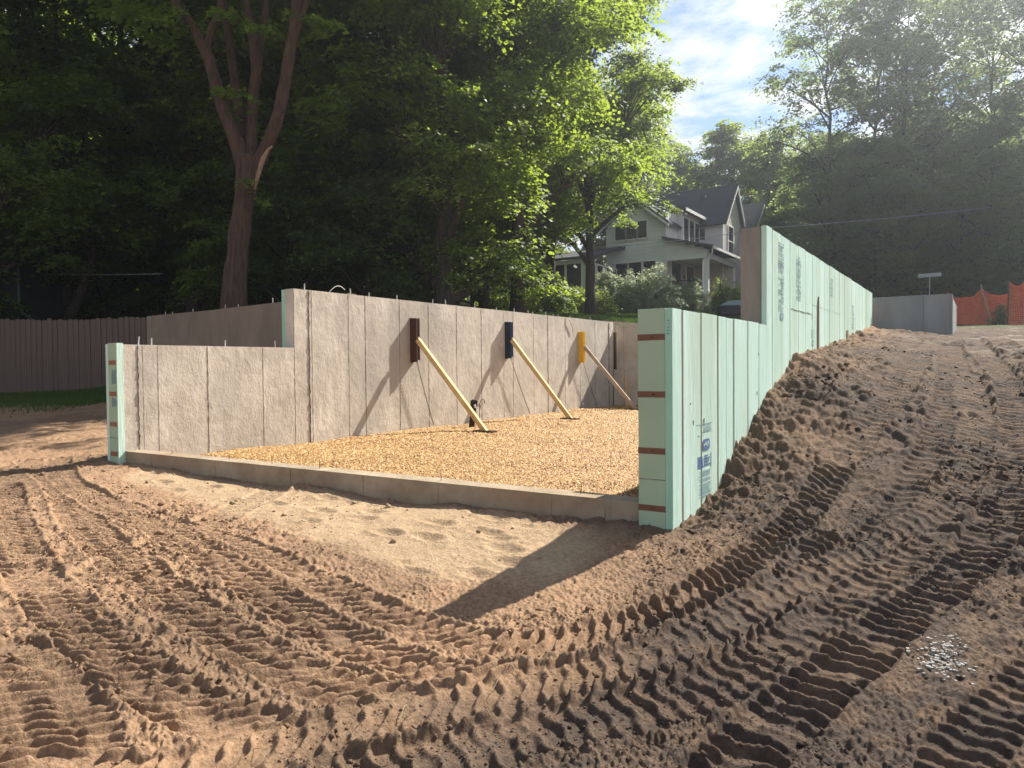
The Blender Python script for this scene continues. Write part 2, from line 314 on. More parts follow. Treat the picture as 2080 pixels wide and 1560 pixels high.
# ------------------------------------------------------------------ ground
TR = [  # centre line, width, lug pitch, depth, lug height
    ([(-3.2, -.6), (-4.2, 1.6), (-6.2, 5.2), (-9.2, 6.4), (-13, 6.9)], .34, .09, .02, .018),
    ([(-8.12, 3.28), (-6.19, 2.54), (-4.99, 2.14), (-4.09, 1.92), (-3.45, 1.79), (-2.8, 1.7), (-2.31, 1.72), (-1.84, 1.76), (-1.35, 1.81), (-.8, 2.1)], .30, .10, .03, .050),
    ([(-1.25, 4.25), (-1.1, 5.1), (-1.0, 6.03), (-.87, 6.93), (-.7, 8.47), (-.69, 11.18)], .32, .10, .03, .03),
    ([(-9.5, 4.2), (-7.37, 3.61), (-5.23, 3.25), (-3.99, 3.05), (-3.03, 2.91), (-2.3, 2.81), (-1.89, 2.82), (-1.58, 3.12), (-1.33, 3.81), (-1.18, 4.67), (-1.05, 5.5), (-.98, 6.33)], .28, .095, .03, .048),
    ([(-10, 4.3), (-7.81, 3.64), (-5.67, 2.84), (-4.04, 2.38), (-3.04, 2.2), (-2.28, 2.13), (-1.81, 2.2), (-1.34, 2.44), (-.95, 3.0)], .30, .10, .03, .052),
    ([(-.82, 4.29), (-.54, 5.16), (-.36, 6.37), (-.26, 7.61), (-.27, 9.25), (-.4, 12)], .34, .11, .035, .032),
    ([(-9.9, 4.6), (-7.86, 3.76), (-5.65, 3.22), (-4.26, 2.91), (-3.21, 2.63), (-2.4, 2.48), (-1.85, 2.48), (-1.42, 2.8), (-1.09, 3.32), (-.93, 4.08), (-.9, 5)], .28, .10, .035, .052),
    ([(.1, 1.3), (-.08, 2.1), (-.05, 2.9), (.2, 3.6), (.5, 4.6), (.6, 6)], .26, .09, .03, .028),
    ([(1.4, 3), (1.1, 4.6), (.9, 6.5), (.8, 9), (.6, 13), (.5, 17)], .36, .11, .035, .03),
    ([(-3.74, 1.48), (-3.24, 1.40), (-2.83, 1.28), (-2.52, 1.17), (-2.29, 1.06), (-1.9, .7)], .42, .08, .03, .045),
    ([(-2.6, 1.15), (-2.29, 1.32), (-1.99, 1.91), (-1.62, 2.5), (-1.24, 3.1), (-1.0, 3.95), (-.68, 4.77), (-.28, 5.59), (-.07, 6.55), (-.03, 7.7), (-.15, 9.33)], .30, .10, .03, .026),
    ([(-2.3, .9), (-2.02, 1.23), (-1.66, 1.81), (-1.33, 2.35), (-.98, 2.85), (-.75, 3.51), (-.47, 4.34), (-.2, 5.2)], .30, .10, .03, .028),
    ([(.75, 1.2), (.62, 2.2), (.5, 3.0), (.62, 4.1), (.85, 5.6), (1.3, 8)], .30, .10, .03, .03),
    ([(-1.1, 1.4), (-.76, 2.19), (-.67, 2.78), (-.48, 3.52), (-.26, 4.29), (-.04, 4.97), (.16, 5.96), (.26, 7.18), (.24, 9.03), (-.03, 11.61), (-.2, 15)], .30, .095, .045, .042),
]
def resample(P, step=.06):
    P = np.array(P, float); n = len(P); out = []
    for i in range(n-1):
        p0 = P[max(i-1, 0)]; p1 = P[i]; p2 = P[i+1]; p3 = P[min(i+2, n-1)]
        k = max(2, int(np.hypot(*(p2-p1))/.25))
        for t in np.arange(k)/k:
            out.append(.5*((2*p1)+(-p0+p2)*t+(2*p0-5*p1+4*p2-p3)*t*t+(-p0+3*p1-3*p2+p3)*t**3))
    out.append(P[-1]); return np.array(out)
def seg_coords(P, x, y, rad):
    """signed distance and arc length to polyline P for points within rad"""
    d = np.full(x.shape, 99.); s = np.zeros(x.shape); acc = 0
    for i in range(len(P)-1):
        a, b = P[i], P[i+1]; l = math.hypot(*(b-a)); t = (b-a)/l
        sel = np.nonzero((np.abs(x-(a[0]+b[0])/2) < rad+l) & (np.abs(y-(a[1]+b[1])/2) < rad+l))[0]
        if len(sel):
            rx = x[sel]-a[0]; ry = y[sel]-a[1]; u = np.clip(rx*t[0]+ry*t[1], 0, l)
            ex = rx-u*t[0]; ey = ry-u*t[1]; dist = np.hypot(ex, ey); sg = np.sign(t[0]*ry-t[1]*rx)
            m = dist < np.abs(d[sel]); k = sel[m]; d[k] = (dist*sg)[m]; s[k] = acc+u[m]
        acc += l
    return d, s
def point_in(poly, x, y):
    ins = np.zeros(x.shape, bool); n = len(poly)
    for i in range(n):
        x1, y1 = poly[i]; x2, y2 = poly[(i+1) % n]
        c = ((y1 > y) != (y2 > y)) & (x < (x2-x1)*(y-y1)/(y2-y1+1e-12)+x1); ins ^= c
    return ins
def poly_dist(poly, x, y):
    P = np.array(list(poly)+[poly[0]], float); best = np.full(x.shape, 99.)
    for i in range(len(P)-1):
        a, b = P[i], P[i+1]; l = math.hypot(*(b-a)); t = (b-a)/l
        rx = x-a[0]; ry = y-a[1]; u = np.clip(rx*t[0]+ry*t[1], 0, l); best = np.minimum(best, np.hypot(rx-u*t[0], ry-u*t[1]))
    return np.where(point_in(poly, x, y), best, -best)
SAND = [(-7.6, 4.1), (-6.37, 3.86), (-3.82, 3.41), (-2.69, 3.3), (-2.0, 3.5), (-1.95, 4.5), (-3.03, 4.78), (-4.58, 4.78), (-8.4, 4.78)]

def build_ground():
    rr = [.45]
    while rr[-1] < 15: rr.append(rr[-1]*(1.012 if rr[-1] < 1.3 else 1.0024))
    while rr[-1] < 26: rr.append(rr[-1]*1.0055)
    while rr[-1] < 900: rr.append(rr[-1]*1.02)
    R = np.array(rr)
    A = np.radians(np.concatenate([np.arange(80, 166, .075), np.arange(166, 440, 1.5)]))
    na, nr = len(A), len(R)
    RR, AA = np.meshgrid(R, A, indexing='ij')
    x = (RR*np.cos(AA)).ravel(); y = (RR*np.sin(AA)).ravel()
    z = zsmooth(x, y)
    r = np.hypot(x, y); near = r < 40
    xn, yn = x[near], y[near]
    det = np.clip(1.3-r[near]/30, .15, 1)
    # soft undulation
    und = (fbm(xn, yn, .7, 3, 3)-.5)*.12 + (fbm(xn, yn, 2.6, 3, 5)-.5)*.05
    wx = xn+(fbm(xn, yn, 5, 2, 91)-.5)*.06; wy = yn+(fbm(xn, yn, 5, 2, 92)-.5)*.06
    fine = (fbm(wx, wy, 14, 5, 11, .62)-.5)
    crumb, rid = worley(wx, wy, 24, 7); crumb2, rid2 = worley(wx, wy, 9, 8); crumb3, rid3 = worley(wx, wy, 52, 12)
    cl = np.clip(1-crumb*1.7, 0, 1)**.6*(rid > .45)*rid; cl2 = np.clip(1-crumb2*1.6, 0, 1)**.6*(rid2 > .62)*rid2
    cl3 = np.clip(1-crumb3*1.8, 0, 1)**.7*(rid3 > .3)*rid3
    rough = np.clip(fbm(xn, yn, 1.1, 3, 21)*2.4-.7+.5*sst(-.6, .4, xn), 0, 1)
    sd = poly_dist(SAND, xn, yn); sand = sst(-.12, .25, sd+(fbm(xn, yn, 2.5, 3, 31)-.5)*.5)*sst(-.05, .15, sd)
    # excavated mound beside the right wall
    dwall = np.clip(xn+1.76, -1, 50); right = sst(-1.9, -1.7, xn)*sst(4.2, 6., yn)
    mound = right*np.exp(-dwall/.5)*sst(30, 14, yn)
    lumps = (fbm(wx, wy, 3.2, 4, 41, .6)-.5)
    base = und*(1-.6*sand)*(1-.5*mound)
    tex = fine*.045*(.5+rough) + cl*.014*(.35+rough) + cl2*.03*rough*rough + cl3*.020 + (fbm(wx, wy, 60, 3, 15, .6)-.5)*.026
    tex = tex*(1-.82*sand) + sand*(fbm(xn, yn, 9, 4, 51)-.5)*.018
    # scuffed foot prints in the sand
    fdist, fr = worley(xn*.8, yn*1.6, 2.6, 61); tex -= sand*np.exp(-(fdist/.22)**2)*.028*(fr > .45); tex += sand*np.exp(-((fdist-.34)/.1)**2)*.010*(fr > .45)
    hz = base+tex
    cov = np.zeros(xn.shape)
    for ti, (P, wd, pitch, dep, lug) in enumerate(TR):
        P = resample(P); d, s = seg_coords(P, xn, yn, wd)
        jit = (fbm(xn, yn, 3.0, 3, 100+ti)-.5)
        dd = d + (fbm(xn, yn, 6, 2, 120+ti)-.5)*.035
        q = np.abs(dd)/(wd/2)
        inside = sst(1.02, .93, q)
        keep = sst(.28, .40, fbm(xn, yn, 1.3, 3, 140+ti)+.13)       # worn stretches
        sk = -.75 if ti in (1, 3, 4, 6, 8) else (-.5 if ti in (9, 10) else 0)
        ph = (s+sk*dd)/pitch + .13*np.sin(dd/wd*2*math.pi*1.7+ti) + jit*.45
        fr_ = ph-np.floor(ph); ridge = np.where(fr_ < .62, sst(.30, .62, fr_), sst(.86, .62, fr_))
        grip = ridge*(.70+.6*fbm(xn, yn, 16, 2, 160+ti)) * (1-.25*np.exp(-((q-.33)/.07)**2))
        br = sst(.30, .58, fbm(xn, yn, 6, 3, 180+ti)+.12)
        tr = base*.6 - dep*.75 + lug*grip*(.25+.75*br)*(.2+.8*keep) + tex*(.17+.5*(1-keep))
        berm = np.exp(-((q-1.13)/.10)**2)*(dep*.3+.004)*(.1+1.5*fbm(xn, yn, 7, 4, 200+ti, .65))
        hz = np.where(q < 1.6, hz*(1-inside)+tr*inside+berm*(1-inside), hz); cov = np.maximum(cov*(q > 1), inside*keep)
    m_l = lumps*.12 + cl2*.05 + cl*.045 + cl3*.02 + fine*.13
    k = np.clip(mound*1.1, 0, 1)*sst(.3, .55, fbm(xn, yn, .9, 2, 77)+.2); hz = hz*(1-k)+m_l*k
    hz = hz + right*(cl2*.05*rough+lumps*.05)*(1-cov)
    # keep soil off the wall lines and quiet inside the pit
    inroom = (xn > -8.8) & (xn < -1.85) & (yn > 4.8) & (yn < 19)
    hz = np.where(inroom, hz*.1, hz)
    hz = np.where(hz > .045, .045+(hz-.045)*.45, hz)*(1-k)+hz*k
    full = np.zeros(len(x)); full[near] = hz; G2_ = full.reshape(nr, na)
    G2_[1:-1] = (G2_[:-2]+2*G2_[1:-1]+G2_[2:])/4; G2_[:, 1:-1] = (G2_[:, :-2]+3*G2_[:, 1:-1]+G2_[:, 2:])/5
    hz = G2_.ravel()[near]
    z[near] += hz*det - .16*(inroom | ((xn > -8.8) & (xn < -1.9) & (yn > 4.87) & (yn < 19)))
    z += np.where(r > 60, (fbm(x, y, .012, 3, 301)-.5)*np.clip((r-60)*.06, 0, 9)+np.clip((r-62)*.16, 0, 26)*(y > 0), 0)
    # colours
    n1_ = fbm(x, y, .9, 4, 401); n2_ = fbm(x, y, 7, 4, 402, .6)
    tan = np.array([.335, .214, .128]); brown = np.array([.19, .125, .080]); dark = np.array([.082, .063, .050]); sandc = np.array([.43, .31, .19]); green = np.array([.06, .085, .028])
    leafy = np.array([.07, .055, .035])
    C = np.tile(tan, (len(x), 1))
    def lerp(C, c, t): return C*(1-t[:, None])+c*t[:, None]
    C = lerp(C, brown, sst(.45, .66, n1_)*.7)
    tr_ = sst(-2.4, -.9, x + (n1_-.5)*1.6)               # darker topsoil toward the ramp
    C = lerp(C, dark, tr_*(.72+.25*sst(.4, .6, n2_)))
    sf = np.zeros(len(x)); sf[near] = sand; C = lerp(C, sandc, sf*(.75+.25*n2_))
    pale = sst(.60, .75, fbm(x, y, 1.7, 4, 403))*sst(8, 12, y)*sst(-2, 0, x); C = lerp(C, np.array([.3, .25, .2]), pale*.6)
    lf = sst(-9.2, -11, x)*sst(.0, 1, y-7.2+(n1_-.5)*1.5); C = lerp(C, green, lf*.6)
    far = np.maximum(sst(20, 24, y)*(x < 2.5), sst(34, 36, y)); C = lerp(C, green, far*.9); 
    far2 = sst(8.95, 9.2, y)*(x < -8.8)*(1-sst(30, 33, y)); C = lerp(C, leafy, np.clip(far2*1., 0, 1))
    C *= (.86+.28*n2_)[:, None]
    # faces
    i = np.arange(nr-1)[:, None]*na; j = np.arange(na); j2 = (j+1) % na
    F = np.stack([i+j, i+na+j, i+na+j2, i+j2], -1).reshape(-1, 4)
    V = np.stack([x, y, z], -1)
    # centre fan closed with one ring of quads is unnecessary: add the centre disc
    V = np.vstack([V, [[0, 0, z[:na].mean()]]]); C = np.vstack([C, C[0]])
    c = len(V)-1; Fc = np.stack([np.full(na//2, c), j[0:2*(na//2):2], (j[0:2*(na//2):2]+1) % na, (j[0:2*(na//2):2]+2) % na], -1)
    F = np.vstack([F, Fc])
    m = mat('soil_mat', (.3, .2, .12), .95, bump=1.0, bscale=60, bdist=.016, spec=.12)
    n = m.node_tree.nodes; l = m.node_tree.links
    at = n.new('ShaderNodeAttribute'); at.attribute_name = 'soil'
    t = n.new('ShaderNodeTexNoise'); t.inputs['Scale'].default_value = 34; t.inputs['Detail'].default_value = 7; t.inputs['Roughness'].default_value = .7
    l.new(n['Texture Coordinate'].outputs['Object'], t.inputs['Vector'])
    r_ = n.new('ShaderNodeValToRGB'); r_.color_ramp.elements[0].position = .3; r_.color_ramp.elements[0].color = (.66, .64, .62, 1); r_.color_ramp.elements[1].position = .7; r_.color_ramp.elements[1].color = (1.25, 1.25, 1.25, 1)
    l.new(t.outputs[0], r_.inputs[0])
    x_ = n.new('ShaderNodeMix'); x_.data_type = 'RGBA'; x_.blend_type = 'MULTIPLY'; x_.inputs['Factor'].default_value = 1
    l.new(at.outputs['Color'], x_.inputs['A']); l.new(r_.outputs[0], x_.inputs['B']); l.new(x_.outputs['Result'], n['Principled BSDF'].inputs['Base Color'])
    o = npmesh('ground', V, F, m, smooth=True, kind='structure')
    a = o.data.color_attributes.new('soil', 'FLOAT_COLOR', 'POINT')
    a.data.foreach_set('color', np.hstack([C, np.ones((len(C), 1))]).astype(np.float32).ravel())
    # upward normals
    return o
build_ground()

# gravel bed inside the walls
def build_gravel():
    rng = np.random.default_rng(5)
    x0, x1, y0, y1 = -8.64, -2.02, 4.92, 18.7
    gx = np.arange(x0, x1+.01, .05); gy = np.arange(y0, y1+.01, .05)
    X, Y = np.meshgrid(gx, gy, indexing='ij')
    def gz(x, y): return .088 + (fbm(x, y, .8, 3, 501)-.5)*.09*sst(0, 1, y-5) - .05*sst(6.2, 4.9, y)*(1+0*x)
    Z = gz(X, Y)-.012
    nx, ny = X.shape; i = np.arange(nx-1)[:, None]*ny; j = np.arange(ny-1)
    F = np.stack([i+j, i+ny+j, i+ny+j+1, i+j+1], -1).reshape(-1, 4)
    V = np.stack([X, Y, Z], -1).reshape(-1, 3)
    gm = mat('gravel_mat', (.40, .25, .11), .8, (.62, .44, .24), 30, .5, 60, spec=.25)
    bed = npmesh('gravel_bed', V, F, gm, smooth=True, kind='stuff', label='golden tan washed gravel bed between the concrete walls', category='gravel')
    # stones, denser where they show larger
    n = 400000
    px = rng.uniform(x0+.01, x1-.01, n); py = rng.uniform(y0, y1, n); dist = np.hypot(px, py)
    keep = rng.random(n) < np.clip((7.2/dist)**2.0, .10, 1); px, py = px[keep], py[keep]; dist = dist[keep]; n = len(px)
    s = rng.uniform(.0085, .0165, n)*np.clip(dist/7.2, 1, 2.4)**.75
    oc = np.array([(1, 0, 0), (0, 1, 0), (-1, 0, 0), (0, -1, 0), (0, 0, 1), (0, 0, -1)], float)
    of = np.array([(0, 1, 4), (1, 2, 4), (2, 3, 4), (3, 0, 4), (1, 0, 5), (2, 1, 5), (3, 2, 5), (0, 3, 5)])[:4]
    oc = oc[:5]
    a = rng.uniform(0, 2*np.pi, n); ex = rng.uniform(.8, 1.4, n); ez = rng.uniform(.55, .95, n)
    ca, sa = np.cos(a), np.sin(a)
    bx = oc[None, :, 0]*ex[:, None]*(1+rng.uniform(-.25, .25, (n, 5))); by = oc[None, :, 1]*(1+rng.uniform(-.25, .25, (n, 5))); bz = oc[None, :, 2]*ez[:, None]+rng.uniform(-.3, .3, (n, 5))
    Vx = px[:, None]+(bx*ca[:, None]-by*sa[:, None])*s[:, None]; Vy = py[:, None]+(bx*sa[:, None]+by*ca[:, None])*s[:, None]
    Vz = gz(px, py)[:, None]-.006+bz*s[:, None]+rng.uniform(0, .012, n)[:, None]
    V = np.stack([Vx, Vy, Vz], -1).reshape(-1, 3)
    F = (np.arange(n)[:, None, None]*5+of[None]).reshape(-1, 3)
    m = bpy.data.materials.new('pebble_mat'); m.use_nodes = True; nn = m.node_tree.nodes; l = m.node_tree.links
    g = nn.new('ShaderNodeNewGeometry'); r = nn.new('ShaderNodeValToRGB'); e = r.color_ramp.elements
    e[0].color = (.14, .063, .016, 1); e[1].color = (.57, .40, .19, 1)
    for p, c in ((.25, (.26, .125, .032)), (.55, (.34, .185, .052)), (.8, (.43, .265, .10))):
        k = e.new(p); k.color = (*c, 1)
    l.new(g.outputs['Random Per Island'], r.inputs[0]); l.new(r.outputs[0], nn['Principled BSDF'].inputs['Base Color']); nn['Principled BSDF'].inputs['Roughness'].default_value = .7
    st = npmesh('pebbles', V, F, m, smooth=True); st.parent = bed; st['kind'] = 'stuff'
build_gravel()

# ------------------------------------------------------------------ concrete walls
RNG = random.Random(11)
def rebars(parent, pts, mat_='galv', h=(.06, .12)):
    for (x, y, z) in pts:
        b = MB(); hh = RNG.uniform(*h); lx, ly = RNG.uniform(-.01, .01), RNG.uniform(-.01, .01)
        b.tube([(x, y, z-.03), (x+lx*.5, y+ly*.5, z+hh*.6), (x+lx, y+ly, z+hh)], .008, 6); b.build('anchor_bolt', M[mat_], parent)
def seam(mb, x, y, z0, z1, ax='Y', wd=.012, proud=.006, mi=1, n=26, side=1):
    """an irregular vertical form line standing slightly proud of a wall face"""
    vs = []; 
    for i in range(n+1):
        z = z0+(z1-z0)*i/n; a = wd*(.25+.9*RNG.random()); c = RNG.uniform(-.2, .2)*wd; p = proud*(.4+.8*RNG.random())
        for t, q in ((-a/2, -.003), (0, p), (a/2, -.003)):
            if ax == 'Y': vs.append((x+side*q, y+c+t, z))
            else: vs.append((x+c+t, y+side*q, z))
    mb.add(vs, [(3*i+k, 3*i+k+1, 3*i+k+4, 3*i+k+3) for i in range(n) for k in (0, 1)], mi)

CX = -8.654
# left basement wall: low front piece, tall piece behind
lw = empty('basement_wall', (CX, 7.37, 0), label='long pale grey concrete foundation wall with a low step at its front end, braced by three props', cat='foundation wall')
lw_inv = Vector((CX, 7.37, 0))
def loc(mb, o): mb.v = [(v[0]-o[0], v[1]-o[1], v[2]-o[2]) for v in mb.v]; return mb
b = MB()
b.prism([(4.785, -.15), (4.785, 1.512), (7.374, 1.518), (7.374, 2.404), (18.6, 2.425), (18.6, -.15)], 'X', CX-.2, CX)
J = [(4.965, 1, .03, .012), (5.03, 2, .012, .004), (5.22, 1, .008, .004), (5.916, 1, .016, .007), (6.80, 1, .010, .004), (7.374, 1, .012, .004), (7.66, 1, .034, .016), (7.72, 2, .02, .006), (8.49, 2, .02, .006), (8.87, 1, .016, .006), (9.72, 1, .012, .005),
     (10.52, 1, .014, .006), (11.38, 1, .012, .005), (12.22, 1, .014, .006), (13.05, 2, .012, .004), (13.43, 1, .013, .005), (14.3, 2, .012, .004), (14.95, 1, .026, .010), (15.8, 2, .012, .005), (16.6, 2, .010, .004), (17.45, 1, .018, .006), (18.3, 1, .04, .02)]
for y, mi, wd, pr in J: seam(b, CX, y, .05, 1.505 if y < 7.37 else 2.40, 'Y', wd, pr, mi, 50)
loc(b, lw_inv).build('wall_body', [M['concrete'], M['seam_dark'], M['seam_light']], lw)
def part(mb, name, m, parent, o, **k): return loc(mb, o).build(name, m, parent, **k)
b = MB(); b.box(CX-.20, CX-.005, 4.711, 4.783, .02, 1.53); part(b, 'foam_end_board', M['foam_end_shaded'], lw, lw_inv)
b = MB(); b.box(CX-.004, CX+.006, 4.705, 4.784, .02, 1.527); part(b, 'foam_lit_edge', M['foam'], lw, lw_inv)  # side of the end board; the lighter copy paints its sunlit face
for z in (1.295, .92, .555, .20):
    b = MB(); b.box(CX-.165, CX-.035, 4.700, 4.712, z-.025, z+.025); part(b, 'wood_strip', M['stripL'], lw, lw_inv)
b = MB(); b.box(CX-.195, CX-.008, 4.707, 4.712, .388, .393); part(b, 'board_seam', M['seam_dark'], lw, lw_inv)
b = MB()
for z0, z1 in ((1.03, 1.22), (.76, .88)):
    for k in range(9):
        y = CX-.13+k*.012; b.box(y, y+.005, 4.7085, 4.7115, z0+RNG.uniform(0, .02), z1-RNG.uniform(0, .05))
part(b, 'printed_text', M['ink'], lw, lw_inv)
b = MB(); b.box(CX-.27, CX-.2, 4.72, 7.30, 0.0, 1.52); part(b, 'foam_side_board', M['foam'], lw, lw_inv)
b = MB(); b.box(CX-.27, CX-.2, 7.374, 18.6, .5, 2.40); part(b, 'foam_upper_board', M['foam_edge_shaded'], lw, lw_inv)
for pts in ([(-8.75, 5.03, 1.51), (-8.75, 5.2, 1.5), (-8.74, 6.25, 1.51), (-8.75, 7.1, 1.51)], [(-8.73, y, 2.40) for y in (7.65, 8.62, 9.05, 9.75, 10.75, 11.15, 12.1, 12.9, 13.6, 14.2, 14.4, 15, 15.35, 15.6, 16.2, 17.3)]):
    rebars(lw, [(x-CX, y-7.37, z) for x, y, z in pts])
# bent wire loop above the wall
b = MB(); b.tube([(CX-.12, 8.18+t*.36, 2.41+.13*math.sin(t*math.pi*.8)) for t in [i/10 for i in range(11)]], .005, 6); o = b.build('wire_hoop', M['galv']); tag(o, 'pale bent wire hoop sticking up behind the top edge of the long concrete wall', 'wire')
b = MB(); b.tube([(CX+.02, 12.1, .08), (CX+.03, 12.1, .45), (CX+.035, 12.14, .53), (CX+.035, 12.20, .55), (CX+.03, 12.26, .52), (CX+.03, 12.28, .45)], .007, 6); o = b.build('wire_hook', M['rust']); tag(o, 'thin rusty wire hook standing out of the gravel against the long wall', 'wire')
b = MB(); b.tube([(CX+.01, 15.85, 2.40), (CX+.04, 15.95, 2.36), (CX+.04, 16.1, 2.2), (CX+.03, 16.15, 2.05)], .012, 6); o = b.build('pale_cord', M['galv']); tag(o, 'short pale cord hanging over the wall top near the yellow plate', 'cord')

# front low wall
b = MB(); y0 = 4.785
n = 60
xs = [CX+.0+(6.66)*i/n for i in range(n+1)]
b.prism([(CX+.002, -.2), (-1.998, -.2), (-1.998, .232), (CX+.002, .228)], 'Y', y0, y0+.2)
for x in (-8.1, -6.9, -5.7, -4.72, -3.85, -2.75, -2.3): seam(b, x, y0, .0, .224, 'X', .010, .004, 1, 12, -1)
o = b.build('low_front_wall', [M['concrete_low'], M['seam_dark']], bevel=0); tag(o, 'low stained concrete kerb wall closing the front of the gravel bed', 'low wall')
for i, x in enumerate((-7.85, -6.8, -5.4, -3.9, -2.55, -6.1)):
    bb = MB(); bb.tube([(x, y0+.1, .2), (x+.005, y0+.1, .275+.02*(i % 3))], .0035, 5); bb.build('anchor_bolt', M['rust'], o)
b = MB(); b.box(CX+.03, -2.05, 4.99, 5.25, -.1, .09)
# back wall
b = MB(); b.box(-8.62, -1.99, 18.74, 18.94, -.1, 2.33)
b.box(-8.62, -1.99, 18.55, 18.738, -.1, 1.11)
for x in (-8.4, -7.9, -7.3, -6.7): seam(b, x, 18.74, 1.12, 2.32, 'X', .02, .006, 1, 16, -1); seam(b, x+.1, 18.55, .1, 1.1, 'X', .02, .006, 1, 16, -1)
o = b.build('back_basement_wall', [M['concrete'], M['seam_dark']]); tag(o, 'far grey concrete wall with a ledge, half in shadow behind the green foam corner', 'foundation wall')
# dark wall at the left behind
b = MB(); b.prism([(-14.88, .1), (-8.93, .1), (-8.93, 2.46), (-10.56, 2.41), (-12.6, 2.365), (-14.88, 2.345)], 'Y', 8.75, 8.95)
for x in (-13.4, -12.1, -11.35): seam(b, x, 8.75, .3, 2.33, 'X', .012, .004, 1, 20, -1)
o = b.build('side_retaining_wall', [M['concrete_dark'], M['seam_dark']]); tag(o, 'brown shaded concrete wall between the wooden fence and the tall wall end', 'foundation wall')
rebars(o, [(x, 8.85, z) for x, z in ((-14.35, 2.34), (-14.1, 2.34), (-13.4, 2.35), (-12.35, 2.36), (-11.95, 2.37), (-10.95, 2.39))])

# ------------------------------------------------------------------ right insulated wall
RX = -1.757
rw = empty('foam_clad_wall', (-1.9, 4.711, 0), label='tall concrete foundation wall clad in mint green foam boards, stepping down at its near end', cat='foundation wall')
o0 = Vector((-1.9, 4.711, 0))
b = MB(); b.prism([(4.79, -.2), (4.79, 1.58), (7.275, 1.592), (7.275, 2.545), (15.4, 2.535), (15.4, -.2)], 'X', -2.006, -1.812); part(b, 'wall_body', M['concrete_end'], rw, o0)
b = MB(); b.box(-2.006, -1.808, 4.711, 4.788, -.2, 1.592); part(b, 'foam_end_board', M['foam_end_shaded'], rw, o0, bevel=.003)
for z in (1.396, 1.003, .613, .217):
    b = MB(); b.box(-2.0075, -1.8085, 4.7085, 4.7115, z-.021, z+.021); part(b, 'wood_strip', M['strip'], rw, o0)
    for dx_ in (-.12, ):
        k = MB(); k.tube([(-1.9+RNG.uniform(-.02, .02), 4.7095, z), (-1.9, 4.7065, z)], .004, 6); part(k, 'screw_head', M['blackplastic'], rw, o0)
b = MB(); b.box(-2.0065, -1.808, 4.7095, 4.7115, .414, .419); part(b, 'board_seam', M['seam_dark'], rw, o0)
# side boards between the furring strips, each with a slightly different top
FY = [4.906, 5.308, 5.717, 6.152, 6.596, 6.989]
GAPS = [(4.906, .040, 'f'), (5.308, .044, 'f'), (5.717, .040, 'f'), (5.941, .010, 's'), (6.152, .044, 'f'), (6.596, .044, 'f'), (6.989, .026, 's'), (7.505, .030, 's'), (7.89, .008, 's'),
        (8.30, .022, 's'), (8.735, .018, 's'), (9.121, .012, 's'), (9.538, .022, 's'), (9.80, .014, 's'), (9.99, .02, 's'), (10.35, .015, 's'), (10.745, .02, 's'), (11.142, .024, 's'), (11.566, .02, 's'), (12.021, .024, 's'), (12.35, .015, 's'), (12.75, .024, 's'), (13.201, .022, 's'), (13.604, .024, 's'), (14.029, .024, 's'), (14.48, .024, 's'), (14.9, .024, 's')]
edges = [4.7112]+[g[0] for g in GAPS]+[15.36]
for i in range(len(edges)-1):
    a = edges[i]+(GAPS[i-1][1]/2 if i else 0); c = edges[i+1]-(GAPS[i][1]/2 if i < len(GAPS) else 0)
    top = 1.590 if a < 7.2 else 2.545
    segs = [(a, c, top)]
    if a < 7.29 < c: segs = [(a, 7.284, 1.592), (7.285, c, 2.552)]
    for (p, q, t) in segs:
        t += RNG.uniform(-.006, .004)
        bb = MB(); nn_ = 14
        # front face as a fine strip so the edges are not razor straight
        prof = []
        for k in range(nn_+1):
            zz = -.15+(t+.15)*k/nn_; prof.append(zz)
        j0 = [RNG.uniform(-.0022, .0022) for _ in prof]; j1 = [RNG.uniform(-.0022, .0022) for _ in prof]
        dxf = RNG.uniform(-.0015, .0015)
        vs = []
        for k, zz in enumerate(prof):
            vs += [(RX-.049, p+j0[k]*(i > 0), zz), (RX+dxf, p+j0[k]*(i > 0), zz), (RX+dxf, q+j1[k], zz), (RX-.049, q+j1[k], zz)]
        fs = [(4*k+m_, 4*k+(m_+1) % 4, 4*k+4+(m_+1) % 4, 4*k+4+m_) for k in range(nn_) for m_ in range(4)]+[(0, 1, 2, 3), (4*nn_, 4*nn_+1, 4*nn_+2, 4*nn_+3)]
        bb.add(vs, fs); part(bb, 'foam_panel', M['foam'], rw, o0)
for y, wd, kind in GAPS:
    t = 1.588 if y < 7.2 else 2.54
    bb = MB(); d_ = .005 if kind == 'f' else .010
    bb.box(RX-.0485, RX-d_, y-wd/2-.002, y+wd/2+.002, -.1, t-.004)
    part(bb, 'furring_strip', M['furring'] if kind == 'f' else M['furring_dark'], rw, o0)
# edge board of the outer sheet at the near corner (its shadow painted as darker foam), and the step end
b = MB(); b.box(RX-.050, RX-.0005, 4.7085, 4.7108, -.15, 1.580); part(b, 'cut_board_edge', M['foam_edge_shaded'], rw, o0)
b = MB(); b.box(RX-.050, RX-.001, 7.278, 7.2835, 1.6, 2.548); part(b, 'cut_board_edge', M['foam'], rw, o0)
